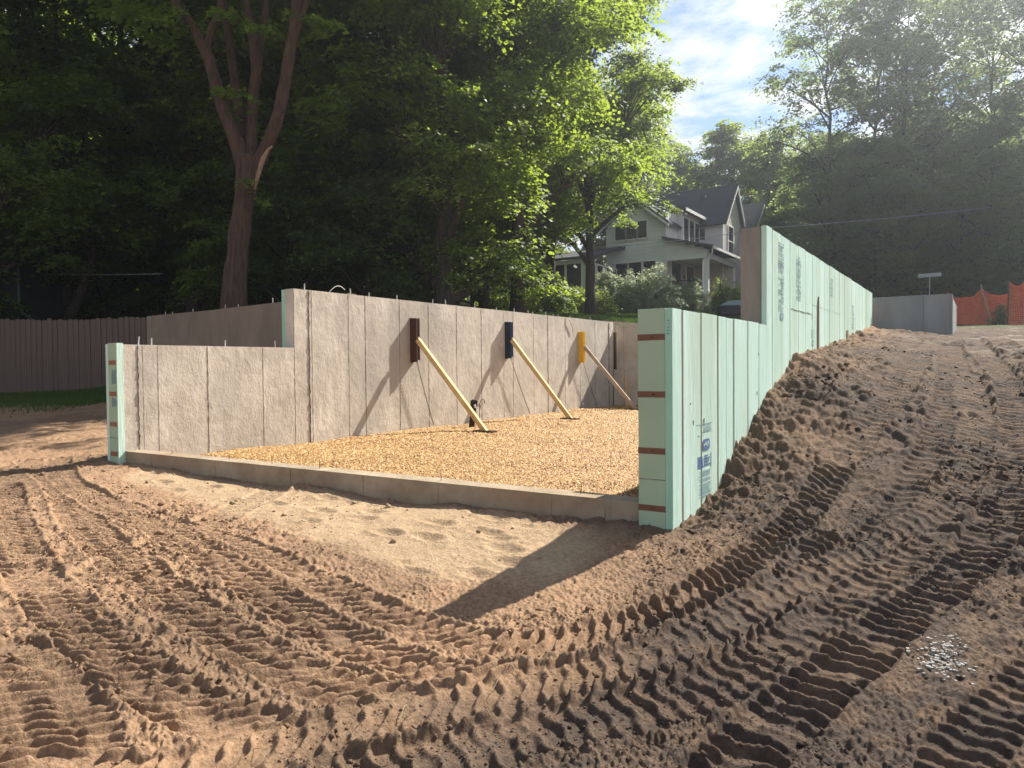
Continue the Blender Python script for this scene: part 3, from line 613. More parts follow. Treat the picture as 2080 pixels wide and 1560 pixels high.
# exposed brown strip, torn seams
b = MB(); b.prism([(9.86, 1.2), (9.94, 1.2), (9.93, 1.95), (9.90, 2.06), (9.87, 1.95)], 'X', RX, RX+.012); part(b, 'exposed_wood_strip', M['strip'], rw, o0)
b = MB(); b.box(RX, RX+.02, 12.2, 12.33, 1.5, 1.72); part(b, 'concrete_patch', M['concrete_low'], rw, o0)
b = MB()
yy = 8.35
while yy < 9.5:
    w_ = RNG.uniform(.04, .14); z_ = 1.815-.0*(yy-8.3)+RNG.uniform(-.006, .006); h_ = RNG.uniform(.004, .02) if 8.8 < yy < 9.3 else .004
    b.prism([(yy, z_), (yy+w_, z_-.004), (yy+w_*.5, z_-h_-.006)], 'X', RX, RX+.003); yy += w_
while yy < 11.6: b.box(RX, RX+.002, yy, yy+.12, 1.93, 1.934); yy += .2
part(b, 'torn_seam', M['seam_dark'], rw, o0)
# printed panels: rules, blocks and rounded emblem
def print_block(yc, z0, z1, seed, wd=.22, m='ink', sc=1.):
    r = random.Random(seed); b = MB(); z = z1; X0, X1 = RX+.0016, RX+.0026
    while z > z0:
        k = r.random(); 
        if k < .62:
            h = r.uniform(.006, .012); y = yc-wd/2
            while y < yc+wd/2:
                l_ = r.uniform(.02, .075)
                if r.random() < .72: b.box(X0, X1, y, min(y+l_, yc+wd/2), z-h, z)
                y += l_+r.uniform(.006, .014)
            z -= h+r.uniform(.008, .022)
        else:
            h = r.uniform(.03, .05); y = yc-wd/2
            while y < yc+wd/2-.03:
                s_ = r.uniform(.016, .03)
                b.box(X0, X1, y, y+.005, z-h, z)
                if r.random() < .6: b.box(X0, X1, y+.006, y+s_, z-.006, z)
                if r.random() < .6: b.box(X0, X1, y+.006, y+s_, z-h, z-h+.006)
                y += s_+.012
            z -= h+.014
    return b
b = print_block(7.88, 1.78, 2.46, 3, .24); part(b, 'printed_text', M['ink'], rw, o0)
b = print_block(8.74, 1.95, 2.42, 4, .26); part(b, 'printed_text', M['ink'], rw, o0)
b = print_block(10.9, 2.10, 2.38, 5, .22); part(b, 'printed_text', M['ink'], rw, o0)
b = print_block(12.9, 1.72, 2.15, 6, .20); part(b, 'printed_text', M['ink'], rw, o0)
b = print_block(9.55, 1.52, 1.62, 7, .20); part(b, 'printed_text', M['ink'], rw, o0)
def emblem(y, z, w_, h_, m, holes=True):
    b = MB(); pts = []
    for k in range(20):
        a = 2*math.pi*k/20; pts.append((y+w_/2*(abs(math.cos(a))**.5)*(1 if math.cos(a) >= 0 else -1), z+h_/2*(abs(math.sin(a))**.5)*(1 if math.sin(a) >= 0 else -1)))
    b.prism(pts, 'X', RX+.0018, RX+.003)
    part(b, 'printed_emblem', M[m], rw, o0)
    if holes:
        b = MB(); r = random.Random(int(y*100)); t = y-w_*.32
        while t < y+w_*.3: b.box(RX+.0031, RX+.0038, t, t+.012, z-h_*r.uniform(.02, .25), z+h_*r.uniform(.05, .28)); t += .02
        part(b, 'emblem_letters', M['foam'], rw, o0)
emblem(7.9, 1.70, .15, .075, 'ink'); emblem(5.42, .60, .17, .085, 'ink_blue'); emblem(9.55, 1.46, .10, .08, 'ink')
# near corner print: lines above, a box with slanted block, lines below
b = MB(); X0, X1 = RX+.0016, RX+.0026
b.box(X0, X1, 5.19, 5.55, .755, .761); b.box(X0, X1, 5.34, 5.55, .70, .706)
for z_ in (.735, .722, .712): b.box(X0, X1, 5.36, 5.54, z_, z_+.004)
b.box(X0, X1, 5.22, 5.34, .672, .678)
for z_ in (.40, .385, .370, .345, .330, .305, .292, .275, .262, .245, .230, .21):
    b.box(X0, X1, 5.23+RNG.uniform(0, .05), 5.54-RNG.uniform(0, .04), z_, z_+.005)
part(b, 'printed_text', M['ink'], rw, o0)
b = MB(); b.box(X0, X1, 5.22, 5.30, .43, .52); b.box(X0, X1, 5.36, 5.52, .44, .452); b.box(X0, X1, 5.37, 5.48, .463, .478); b.box(X0, X1, 5.36, 5.50, .487, .50); b.box(X0, X1, 5.38, 5.46, .51, .52); b.box(X0, X1, 5.53, 5.54, .42, .53)
b.prism([(5.31, .43), (5.345, .43), (5.325, .52)], 'X', X0, X1); part(b, 'printed_box', M['ink_blue'], rw, o0)
b = MB()
for (y, z, h) in ((5.12, .80, .035), (5.36, .80, .05), (6.9, .95, .03), (6.95, 1.31, .03), (5.06, .93, .012), (9.5, 1.8, .05)): b.prism([(y, z), (y+.022, z), (y+.006, z-h)], 'X', RX+.0016, RX+.004)
part(b, 'torn_nick', M['seam_dark'], rw, o0)
b = MB()
for k in range(5): b.box(-1.790+RNG.uniform(-.006, .006), -1.776, 4.7068, 4.7084, 1.50-k*.022, 1.51-k*.022)
part(b, 'printed_text', M['ink'], rw, o0)
b = MB(); b.box(-2.25, -2.007, 4.9, 15.3, -.1, 1.0)

# concrete wall running right from the far end
b = MB(); b.box(-1.79, -.50, 15.66, 15.86, .9, 2.48)
seam(b, -.93, 15.66, 1.3, 2.46, 'X', .02, .006, 1, 14, -1)
b.box(-.499, -.47, 15.68, 15.84, .9, 2.475, 0)
for k in range(3): b.box(-.4695, -.455, 15.70+k*.05, 15.715+k*.05, .9, 2.46, 2)
b.box(-.50, -.48, 15.86, 19.0, .9, 2.47, 0)
o = b.build('short_return_wall', [M['concrete_grey'], M['seam_dark'], M['seam_light']]); tag(o, 'short grey concrete wall at the far end of the green foam wall', 'foundation wall')

# ------------------------------------------------------------------ wall braces
def brace(y, ztop, foot, wb, label, pm, lm, hook):
    t = empty('wall_brace', (CX, y, .1), label=label, cat='wall brace', group='timber props bracing the long concrete wall')
    O = Vector((CX, y, .1))
    b = MB(); zt, zb = ztop, ztop-.80; w2 = .052
    b.box(CX+.002, CX+.022, y-w2, y+w2, zb, zt)                      # web on the wall
    b.box(CX+.022, CX+.15, y-w2, y-w2+.018, zb+.01, zt-.01); b.box(CX+.022, CX+.15, y+w2-.018, y+w2, zb+.01, zt-.01)
    b.box(CX+.135, CX+.152, y-w2+.0185, y-w2+.04, zb+.012, zt-.012)
    b.box(CX+.135, CX+.152, y+w2-.04, y+w2-.0185, zb+.012, zt-.012)
    loc(b, O).build('wall_plate', pm, t, bevel=.002)
    b = MB(); p = Vector((CX+.17, y-.03, ztop-.40)); q = Vector((foot[0], foot[1], .10)); b.bar(p, q, .075, .085, (0, 0, 1)); loc(b, O).build('timber_prop', lm, t, bevel=.003)
    # chain hanging from the plate to the ground by the wall
    p = Vector((CX+.10, y, zb+.05)); q = Vector((CX+.10, hook, .14)); b = MB(); n = 46
    for i in range(n):
        a = p.lerp(q, i/n); c = p.lerp(q, (i+1.25)/n); sg = Vector((0, 0, -.03*math.sin(math.pi*i/n)))
        up = (1, 0, 0) if i % 2 else (0, 1, .3); d = (c-a).normalized(); sd = d.cross(Vector(up)).normalized()*.011
        b.tube([a+sg, a+sg+sd*.9+d*.006, c+sg+sd*.9-d*.006, c+sg, c+sg-sd*.9-d*.006, a+sg-sd*.9+d*.006, a+sg], .0036, 4, cap=False)
    loc(b, O).build('chain', M['steel'], t)
    b = MB(); b.tube([(CX+.10, y, zb+.02), (CX+.16, y, zb+.02)], .02, 8); loc(b, O).build('bolt', M['galv'], t)
    b = MB(); b.tube([(CX+.155, y, zb+.44), (CX+.17, y, zb+.44)], .018, 8); loc(b, O).build('bolt', M['galv'], t)
    # flat dark box at the prop's foot
    b = MB(); d = Vector((foot[0]+.02, foot[1], .085)); b.box(d.x-.24, d.x+.14, d.y-.09, d.y+.09, .09, .138); loc(b, O).build('dark_foot_box', M['brownp'], t)
    return t
brace(10.05, 2.10, (-7.00, 10.0), 0, 'nearest timber prop, pushed against a dark brown steel plate on the wall', M['brownp'], M['lumber'], 10.52)
brace(13.15, 2.18, (-7.10, 13.2), 0, 'middle timber prop, pushed against a dark navy blue steel plate', M['bluep'], M['lumber'], 13.95)
brace(16.55, 2.09, (-7.17, 16.75), 0, 'farthest timber prop, pushed against a bright yellow steel plate', M['yellowp'], M['oldwood'], 17.35)
# black pipe
t = empty('drain_pipe', (-8.0, 10.95, .08), label='short black plastic pipe with a cap leaning in the gravel behind the nearest prop', cat='pipe')
b = MB(); b.tube([(0, 0, -.03), (.06, .0, .42)], .055, 16); b.build('pipe_body', M['blackplastic'], t, smooth=False)
b = MB(); b.tube([(.058, 0, .40), (.072, 0, .50)], .068, 16); b.tube([(.072, 0, .5), (.075, 0, .515)], .05, 12); b.build('pipe_cap', M['blackplastic'], t)
b = MB(); b.tube([(.11, -.05, .41), (.145, -.075, .43), (.15, -.08, .37)], .016, 8); b.build('pale_tag', M['whiteplastic'], t)
# stake by the back wall
b = MB(); b.box(-8.02, -7.98, 17.98, 18.02, .05, .92); b.build('wooden_stake', M['lumber'], label='thin wooden stake standing in the gravel before the far wall', cat='stake')
# white residue on the soil
from mathutils.bvhtree import BVHTree
from mathutils.kdtree import KDTree
_g = bpy.data.objects['ground'].data
_co = np.empty(len(_g.vertices)*3, np.float32); _g.vertices.foreach_get('co', _co); _co = _co.reshape(-1, 3)
def ground_z(x, y):
    d = (_co[:, 0]-x)**2+(_co[:, 1]-y)**2; return float(_co[int(np.argmin(d)), 2])
def scatter_residue():
    b = MB(); r = random.Random(4)
    for k in range(420):
        x = r.gauss(-.14, .045)+.03*math.sin(k); y = r.gauss(3.66, .10); z = ground_z(x, y)+r.uniform(-.004, .002); s = r.choice((.0025, .004, .005, .008))*r.uniform(.8, 1.5)
        pts = [(x+s*r.uniform(.6, 1.2)*math.cos(a), y+s*r.uniform(.6, 1.2)*math.sin(a)) for a in [i*2*math.pi/6 for i in range(6)]]
        b.prism(pts, 'Z', z-.006, z+s*.4)
    o = b.build('powder_residue', M['powder']); tag(o, 'pale white crumbled powder spilled on the track ruts', 'spilled powder', kind='stuff')
scatter_residue()

# loose clods and crumbs lying on the worked soil
def clods():
    rng = np.random.default_rng(12); r = np.hypot(_co[:, 0], _co[:, 1])
    ok = np.nonzero((r > 1.3) & (r < 11) & ~((_co[:, 0] < -1.70) & (_co[:, 1] > 4.6) & (_co[:, 0] > -9.0)))[0]
    p = np.clip((r[ok]/5)**1.5, .05, 1)*np.where(point_in(SAND, _co[ok, 0], _co[ok, 1]), .12, 1)*(.25+1.5*(fbm(_co[ok, 0], _co[ok, 1], 1.3, 3, 900) > .5))
    idx = rng.choice(ok, 30000, replace=False, p=p/p.sum()); n = len(idx)
    s = .0030+.0035*rng.pareto(2.6, n); s = np.minimum(s, .022)*np.clip(r[idx]/4, .8, 1.6)
    oc = np.array([(1, 0, 0), (0, 1, 0), (-1, 0, 0), (0, -1, 0), (0, 0, 1), (0, 0, -1)], float)
    of = np.array([(0, 1, 4), (1, 2, 4), (2, 3, 4), (3, 0, 4), (1, 0, 5), (2, 1, 5), (3, 2, 5), (0, 3, 5)])
    V = oc[None]*rng.uniform(.6, 1.3, (n, 6, 1))+rng.uniform(-.3, .3, (n, 6, 3)); V[:, :, 2] *= .75
    V = V*s[:, None, None]+_co[idx][:, None, :]; V[:, :, 2] += (s*.25)[:, None]
    F = (np.arange(n)[:, None, None]*6+of[None]).reshape(-1, 3)
    o = npmesh('soil_clods', V.reshape(-1, 3), F, bpy.data.materials['soil_mat'], kind='stuff', label='small loose clods and crumbs of soil over the track ruts', category='soil')
    a0 = bpy.data.objects['ground'].data.color_attributes['soil']; c = np.empty(len(_co)*4, np.float32); a0.data.foreach_get('color', c); c = c.reshape(-1, 4)[idx]*rng.uniform(.75, 1.2, (n, 1)).astype(np.float32); c[:, 3] = 1
    a = o.data.color_attributes.new('soil', 'FLOAT_COLOR', 'POINT'); a.data.foreach_set('color', np.repeat(c, 6, axis=0).ravel())
    b = MB()
    for k in range(46):
        i = int(rng.choice(ok)); x, y, z = map(float, _co[i]); 
        if x < -2.5 or math.hypot(x, y) < 2.0: continue
        a_ = rng.uniform(0, 6.28); l = rng.uniform(.04, .16); q = [(x+math.cos(a_)*l*t+rng.normal(0, .006), y+math.sin(a_)*l*t+rng.normal(0, .006), z+.012+.02*math.sin(3*t)) for t in (0, .33, .66, 1)]
        b.tube(q, .0016, 4)
    b.build('straw_bits', mat('straw_mat', (.30, .22, .13), .9), kind='stuff', label='short dry straw and root bits caught in the soil', category='straw')
clods()

# ------------------------------------------------------------------ wooden fence at the left
def fence():
    A = Vector((-21.6, 6.95)); B = Vector((-14.95, 9.27)); d = (B-A).normalized(); n_ = Vector((-d.y, d.x)); Lh = (B-A).length
    t = empty('board_fence', (B.x, B.y, .6), label='weathered dark brown board fence with dog eared pickets, left of the concrete walls', cat='fence'); O = Vector((B.x, B.y, .6))
    k = 0; s = Lh; r = random.Random(8)
    while s > 0 and k < 60:
        wd = r.uniform(.125, .15); c = A+d*(s-wd/2); zb = .45+.0*s; zt = 2.40+.03*math.sin(s*.9)+r.uniform(-.025, .02)+(s/Lh-1)*.0; th = .009
        off = r.uniform(-.006, .006); tl = r.uniform(-.004, .004)
        b = MB(); P = [(-wd/2, zb), (wd/2, zb), (wd/2+tl, zt-.03), (wd/2-.022+tl, zt), (-wd/2+.022+tl, zt), (-wd/2+tl, zt-.03)]
        vs = [(c.x+d.x*a+n_.x*(o_+off), c.y+d.y*a+n_.y*(o_+off), z) for o_ in (-th, th) for a, z in P]
        b.add(vs, [tuple(range(6)), tuple(range(11, 5, -1))]+[(i, (i+1) % 6, 6+(i+1) % 6, 6+i) for i in range(6)])
        loc(b, O).build('picket', M['picket'], t); s -= wd+r.uniform(.006, .016); k += 1
    for z in (.8, 1.9):
        b = MB(); p = A+n_*.04; q = B+n_*.04; b.bar((p.x, p.y, z), (q.x, q.y, z), .04, .09); loc(b, O).build('fence_rail', M['picket'], t)
fence()

# ------------------------------------------------------------------ trees
def leaf_cloud(name, centres, radii, count, size, seed, material, parent, flat=.35, normals=None, droop=.25):
    """leaf blades gathered in flattened sprays round the twig ends; centres (n,3), radii (n,)"""
    rng = np.random.default_rng(seed); n = len(centres); per = max(1, count//n)
    k = rng.integers(int(per*.6), int(per*1.4)+1, n); idx = np.repeat(np.arange(n), k); m = len(idx)
    # sub-sprays inside each spray
    sub = rng.integers(0, 5, m); so_ = rng.normal(0, .55, (n, 5, 3)); so_[:, :, 2] *= flat*1.4
    o = so_[idx, sub]+rng.normal(0, .28, (m, 3))*np.array([1, 1, flat])
    out = np.array(centres)[idx]; R = np.array(radii)[idx]
    P = out+o*R[:, None]; P[:, 2] -= (np.hypot(o[:, 0], o[:, 1])**2)*R*droop
    s = size*rng.uniform(.65, 1.25, m)
    # blade frame: facing mostly upwards with scatter
    nz = np.stack([rng.normal(0, .48, m), rng.normal(0, .48, m), np.ones(m)], 1)
    if normals is not None: nz[:, :2] += normals[idx][:, :2]*.55
    nz /= np.linalg.norm(nz, axis=1)[:, None]
    t = rng.normal(0, 1, (m, 3)); t -= (t*nz).sum(1)[:, None]*nz; t /= np.linalg.norm(t, axis=1)[:, None]
    b = np.cross(nz, t)
    a, c = P, P+t*s[:, None]
    mid = P+t*(s*.45)[:, None]-nz*(s*.10)[:, None]
    wv = b*(s*rng.uniform(.36, .52, m))[:, None]
    V = np.stack([a, mid+wv, c, mid-wv], 1).reshape(-1, 3)
    F = np.arange(4*m).reshape(-1, 4)
    return npmesh(name, V, F, material, parent)
def limb_curve(p, q, sag, rng, n=6):
    p = np.array(p, float); q = np.array(q, float); out = []
    l = np.linalg.norm(q-p); w_ = rng.normal(0, .05*l, 3)
    for i in range(n+1):
        t = i/n; c = p*(1-t)+q*t; c = c+w_*math.sin(math.pi*t); c[2] += sag*l*math.sin(math.pi*t); out.append(tuple(c))
    return out
def make_tree(seed, H, R, base, nspray, nleaf, lsize, trunk_r, leafm, barkm, lobes=16, spray=.8, shape='round', name='maple_tree', fill=.75, flat=.35, twigs=True, lean=(0, 0)):
    rng = np.random.default_rng(seed)
    root = empty(name)
    Lb = []
    for i in range(lobes):
        t = (i+.5)/lobes; z = base+(H-base)*(t**.85); u = (z-base)/(H-base)
        prof = {'round': math.sin(math.pi*min(1, .12+u*.86))**.6, 'tall': math.sin(math.pi*min(1, .18+u*.80))**.8, 'open': math.sin(math.pi*min(1, .05+u*.85))**.9}[shape]
        a = i*2.39996+rng.uniform(-.4, .4); rr = R*prof*rng.uniform(.35, .72)
        lr = R*rng.uniform(.30, .46)*(.6+.4*prof)
        Lb.append((np.array([math.cos(a)*rr+lean[0]*z, math.sin(a)*rr+lean[1]*z, z]), lr))
    b = MB(); tp = [(lean[0]*z+rng.normal(0, .012*abs(z)), lean[1]*z+rng.normal(0, .012*abs(z)), z) for z in np.linspace(-.4, H*.86, 12)]
    tr_ = [trunk_r*(1.35 if i == 0 else 1)*(1-.085*i)+.01 for i in range(12)]
    b.tube(tp, tr_, 10, rough=.18, seed=seed)
    C = []; Rr = []; Nn = []
    for c, lr in Lb:
        zt = max(.6, c[2]-np.hypot(c[0]-lean[0]*c[2], c[1]-lean[1]*c[2])*rng.uniform(.6, 1.1)); k = min(10.9, (zt+.4)/(H*.86+.4)*11)
        i0 = int(k); p = np.array(tp[i0])*(1-(k-i0))+np.array(tp[min(11, i0+1)])*(k-i0); r0 = tr_[i0]*.55
        crv = limb_curve(p, c, .06, rng); b.tube(crv, [r0*(1-.8*i/6)+.008 for i in range(7)], 6, rough=.1, seed=seed)
        ns = max(3, int(nspray/lobes))
        for j in range(ns):
            v = rng.normal(0, 1, 3); v /= np.linalg.norm(v); 
            if v[2] < -.35: v[2] *= -.6
            rad = lr*(rng.uniform(.78, 1.1) if rng.random() < fill else rng.uniform(.2, .8))
            q = c+v*rad*np.array([1, 1, .8]); C.append(q); Rr.append(spray*rng.uniform(.6, 1.25)); Nn.append(v)
            if twigs and j % 2 == 0: b.tube([tuple(crv[4]), tuple((np.array(crv[4])+q)/2+np.array([0, 0, .06*lr])), tuple(q)], [.022, .014, .006], 4, cap=False)
    b.build('trunk', barkm, root, smooth=True)
    leaf_cloud('crown', C, Rr, nleaf, lsize, seed+1, leafm, root, normals=np.array(Nn), flat=flat)
    return root
LF, LF2 = M['leaf'], M['leaf2']
used = {}
PROTO = {}
PROTO['m0'] = make_tree(21, 17, 5.2, .9, 640, 98000, .135, .26, LF, M['bark_dark'], 22, .75)
PROTO['m1'] = make_tree(33, 18, 4.4, 1.5, 600, 92000, .135, .24, LF, M['bark_dark'], 24, .72, 'tall')
PROTO['m3'] = make_tree(34, 18, 4.4, 3.1, 640, 98000, .13, .24, LF, M['bark_dark'], 24, .70, 'tall')
PROTO['m2'] = make_tree(47, 15, 5.6, 2.2, 520, 66000, .15, .30, LF, M['bark_dark'], 18, .85)
PROTO['far'] = make_tree(55, 16, 5.5, 1.2, 420, 42000, .25, .25, LF, M['bark_dark'], 18, 1.0, 'round', 'forest_tree', twigs=False)
PROTO['o0'] = make_tree(61, 21, 5.0, 4.0, 320, 21000, .185, .24, LF2, M['bark_dark'], 22, .80, 'open', 'tall_tree', lean=(.02, .0))
PROTO['o1'] = make_tree(75, 20, 4.6, 5.0, 290, 19000, .185, .22, LF2, M['bark_dark'], 20, .85, 'open', 'tall_tree', lean=(.05, .01))
PROTO['u0'] = make_tree(83, 6.5, 2.6, .2, 200, 22000, .14, .07, LF, M['bark_dark'], 12, .6, 'round', 'understory_tree')
PROTO['u1'] = make_tree(91, 8.5, 3.0, .5, 240, 26000, .15, .09, LF2, M['bark_dark'], 12, .65, 'round', 'understory_tree')
TREES = []
def plant(kind, px, dep, sc=1., label='', group='trees around the site', rz=None, sz=1., drop=0., cat='tree'):
    p = PROTO[kind]
    if kind not in used: used[kind] = 1; o = p
    else: o = copy_tree(p)
    c = at_depth(px, 700, dep); o.location = (c.x, c.y, zg(c.x, c.y)-.05-drop); o.rotation_euler = (0, 0, rz if rz is not None else (px*.0137+dep) % 6.28); o.scale = (sc, sc, sc*sz)
    tag(o, label, cat, group); TREES.append(o); return o
G1, G2, G3, G4 = 'maples crowding the left and centre', 'dark forest trees far behind', 'tall thin trees on the right', 'low understory trees'
# centre maples
plant('m0', 905, 20.5, 1.0, 'dense bright green maple rising behind the middle of the long wall', G1, 1.0)
plant('m3', 1052, 23.5, 1.0, 'tall maple whose leaves hang over the left windows of the house', G1, 2.2)
plant('m3', 1200, 30.5, .95, 'maple beside the house, its right edge standing against the sky', G1, 4.4, 1.12)
plant('m2', 800, 26, 1.1, 'broad dark maple between the forked tree and the bright centre maple', G1, .5)
plant('m0', 690, 23, .95, 'shaded maple directly right of the forked trunk', G1, 3.9)
plant('m3', 1120, 33.5, 1.12, 'pale green maple towering over the left end of the house', G1, 5.0)
plant('m1', 1075, 47, 1.0, 'pale maple behind the sunroom roof, left of the house', G1, 3.3)
plant('m0', 985, 30, .9, 'leafy maple filling the gap between the two plates above the long wall', G1, 2.7)
# left
plant('m2', 560, 27, 1.05, 'dark maple seen through the fork of the bare trunk', G1, 2.0)
plant('m1', 395, 24, 1.0, 'dark maple left of the forked trunk behind the brown wall', G1, .3)
plant('m0', 255, 27, 1.05, 'shaded maple standing behind the right end of the board fence', G1, 1.7)
plant('m2', 130, 23, .95, 'low branched maple reaching over the board fence', G1, 4.0)
plant('m0', -70, 20, .95, 'leafy maple at the left edge with sunlit lower branches', G1, 2.8)
plant('m1', 20, 31, 1.1, 'tall dark maple behind the left end of the board fence', G1, 5.5)
plant('m2', -220, 26, 1.1, 'maple mostly beyond the left edge of the view', G1, 1.2)
LM = [(-120, 'past the left edge of the board fence'), (30, 'above the left end of the board fence'), (110, 'above the shed downspout side of the fence'), (180, 'above the middle of the board fence'), (250, 'above the right end of the board fence'), (310, 'above the joint of fence and brown wall'), (365, 'above the left half of the brown wall'), (430, 'just left of the forked trunk'), (490, 'straight behind the forked trunk'), (545, 'seen through the right fork of the bare trunk'), (600, 'above the tall wall end'), (660, 'above the wire hoop'), (720, 'above the second joint of the long wall'), (780, 'left of the brown plate'), (840, 'above the brown plate'), (905, 'above the nearest timber prop'), (980, 'left of the navy plate'), (1035, 'above the navy plate'), (1110, 'above the middle prop foot'),
      (1575, 'above the concrete end of the tall green wall'), (1620, 'above the first printed board of the green wall'), (1665, 'above the second printed board'), (1700, 'above the exposed wood strip'), (1740, 'above the far end of the green wall'), (1785, 'above the left end of the grey return wall'), (1830, 'above the middle of the grey return wall'), (1885, 'behind the street name sign'), (1930, 'above the right end of the grey return wall'), (1975, 'above the first orange net'), (2020, 'above the gap in the orange nets'), (2070, 'above the gathered orange net'), (2140, 'past the right edge of the view')]
def lm(px): return min(LM, key=lambda a: abs(a[0]-px))[1]
for i, (px, dp, sc) in enumerate([(-150, 42, .9), (10, 46, .95), (150, 38, .85), (270, 45, .9), (400, 38, .85), (510, 45, .95), (620, 36, .85), (730, 44, .9), (850, 38, .85), (960, 46, .85), (1060, 52, .9), (90, 60, 1.1), (340, 60, 1.15), (600, 62, 1.15), (820, 60, 1.1), (1000, 66, 1.1), (200, 52, 1.05), (460, 54, 1.05), (700, 54, 1.05)]):
    plant('far', px, dp, sc, ('tall shaded forest tree ' if dp > 50 else 'dark forest tree ')+lm(px), G2, i*1.3)
for i, (px, dp, sc) in enumerate([(60, 24.5, .9), (215, 24, .8), (330, 26, .9), (470, 22, .8), (590, 22, .85), (660, 27, 1.), (750, 21.5, .75), (830, 28, 1), (960, 26, .75)]):
    plant('u0' if i % 2 else 'u1', px, dp, sc, 'leafy shaded young tree '+lm(px), G4, i*2.1)
# over and behind the house
plant('far', 1345, 66, .82, 'rounded tree showing above the left end of the house roof', G2, .4)
plant('far', 1260, 60, .95, 'tree behind the house, next to the maple edge', G2, 1.4)
plant('far', 1475, 64, .86, 'rounded tree standing behind the steep house gable', G2, 2.2)
plant('far', 1570, 58, .74, 'darker tree just right of the house gable', G2, 3.1)
plant('far', 1410, 72, .76, 'small tree in the dip of the skyline above the roof', G2, 4.0)
# right
plant('o0', 1692, 42, .86, 'tall thin leaved tree whose left boughs stand against the clouds', G3, 3.3)
plant('o1', 1765, 43, .95, 'tall open tree behind the green wall, sky showing through it', G3, .8)
plant('o0', 1835, 41, .9, 'tall tree with a long leaning trunk behind the grey return wall', G3, 1.2)
plant('o1', 1925, 45, 1.0, 'tall tree above the white street name sign', G3, 2.9)
plant('o0', 2010, 40, .85, 'tall tree above the first bay of orange netting', G3, 4.7)
plant('o1', 2100, 38, .85, 'tall tree at the right edge above the orange netting', G3, 5.8)
for i, (px, dp, sc) in enumerate([(1590, 66, .72), (1680, 64, .66), (1780, 60, .62), (1880, 58, .66), (1970, 56, .70), (2060, 52, .75), (2150, 50, .8), (1730, 74, .75), (1920, 70, .8), (2100, 66, .85)]):
    plant('far', px, dp, sc, ('distant pale forest tree ' if dp > 65 else 'rounded forest tree ')+lm(px), G2, i*1.7+.5)
for i, (px, dp, sc) in enumerate([(1600, 48, 1.0), (1660, 44, 1.05), (1715, 42, .95), (1775, 40, 1.05), (1840, 38.5, .95), (1900, 42, 1.1), (1950, 38, .95), (2010, 37, 1.05), (2075, 34.5, .8), (2130, 33, .9), (1560, 56, .9), (1690, 52, 1.3), (1800, 50, 1.4), (1880, 50, 1.4), (1970, 48, 1.4), (2060, 45, 1.3), (1630, 54, 1.3)]):
    plant('u1' if i % 2 else 'u0', px, dp, sc, ('tall bushy young tree ' if sc > 1.2 else 'bushy young tree ')+lm(px), G4, i*2.4+.3)

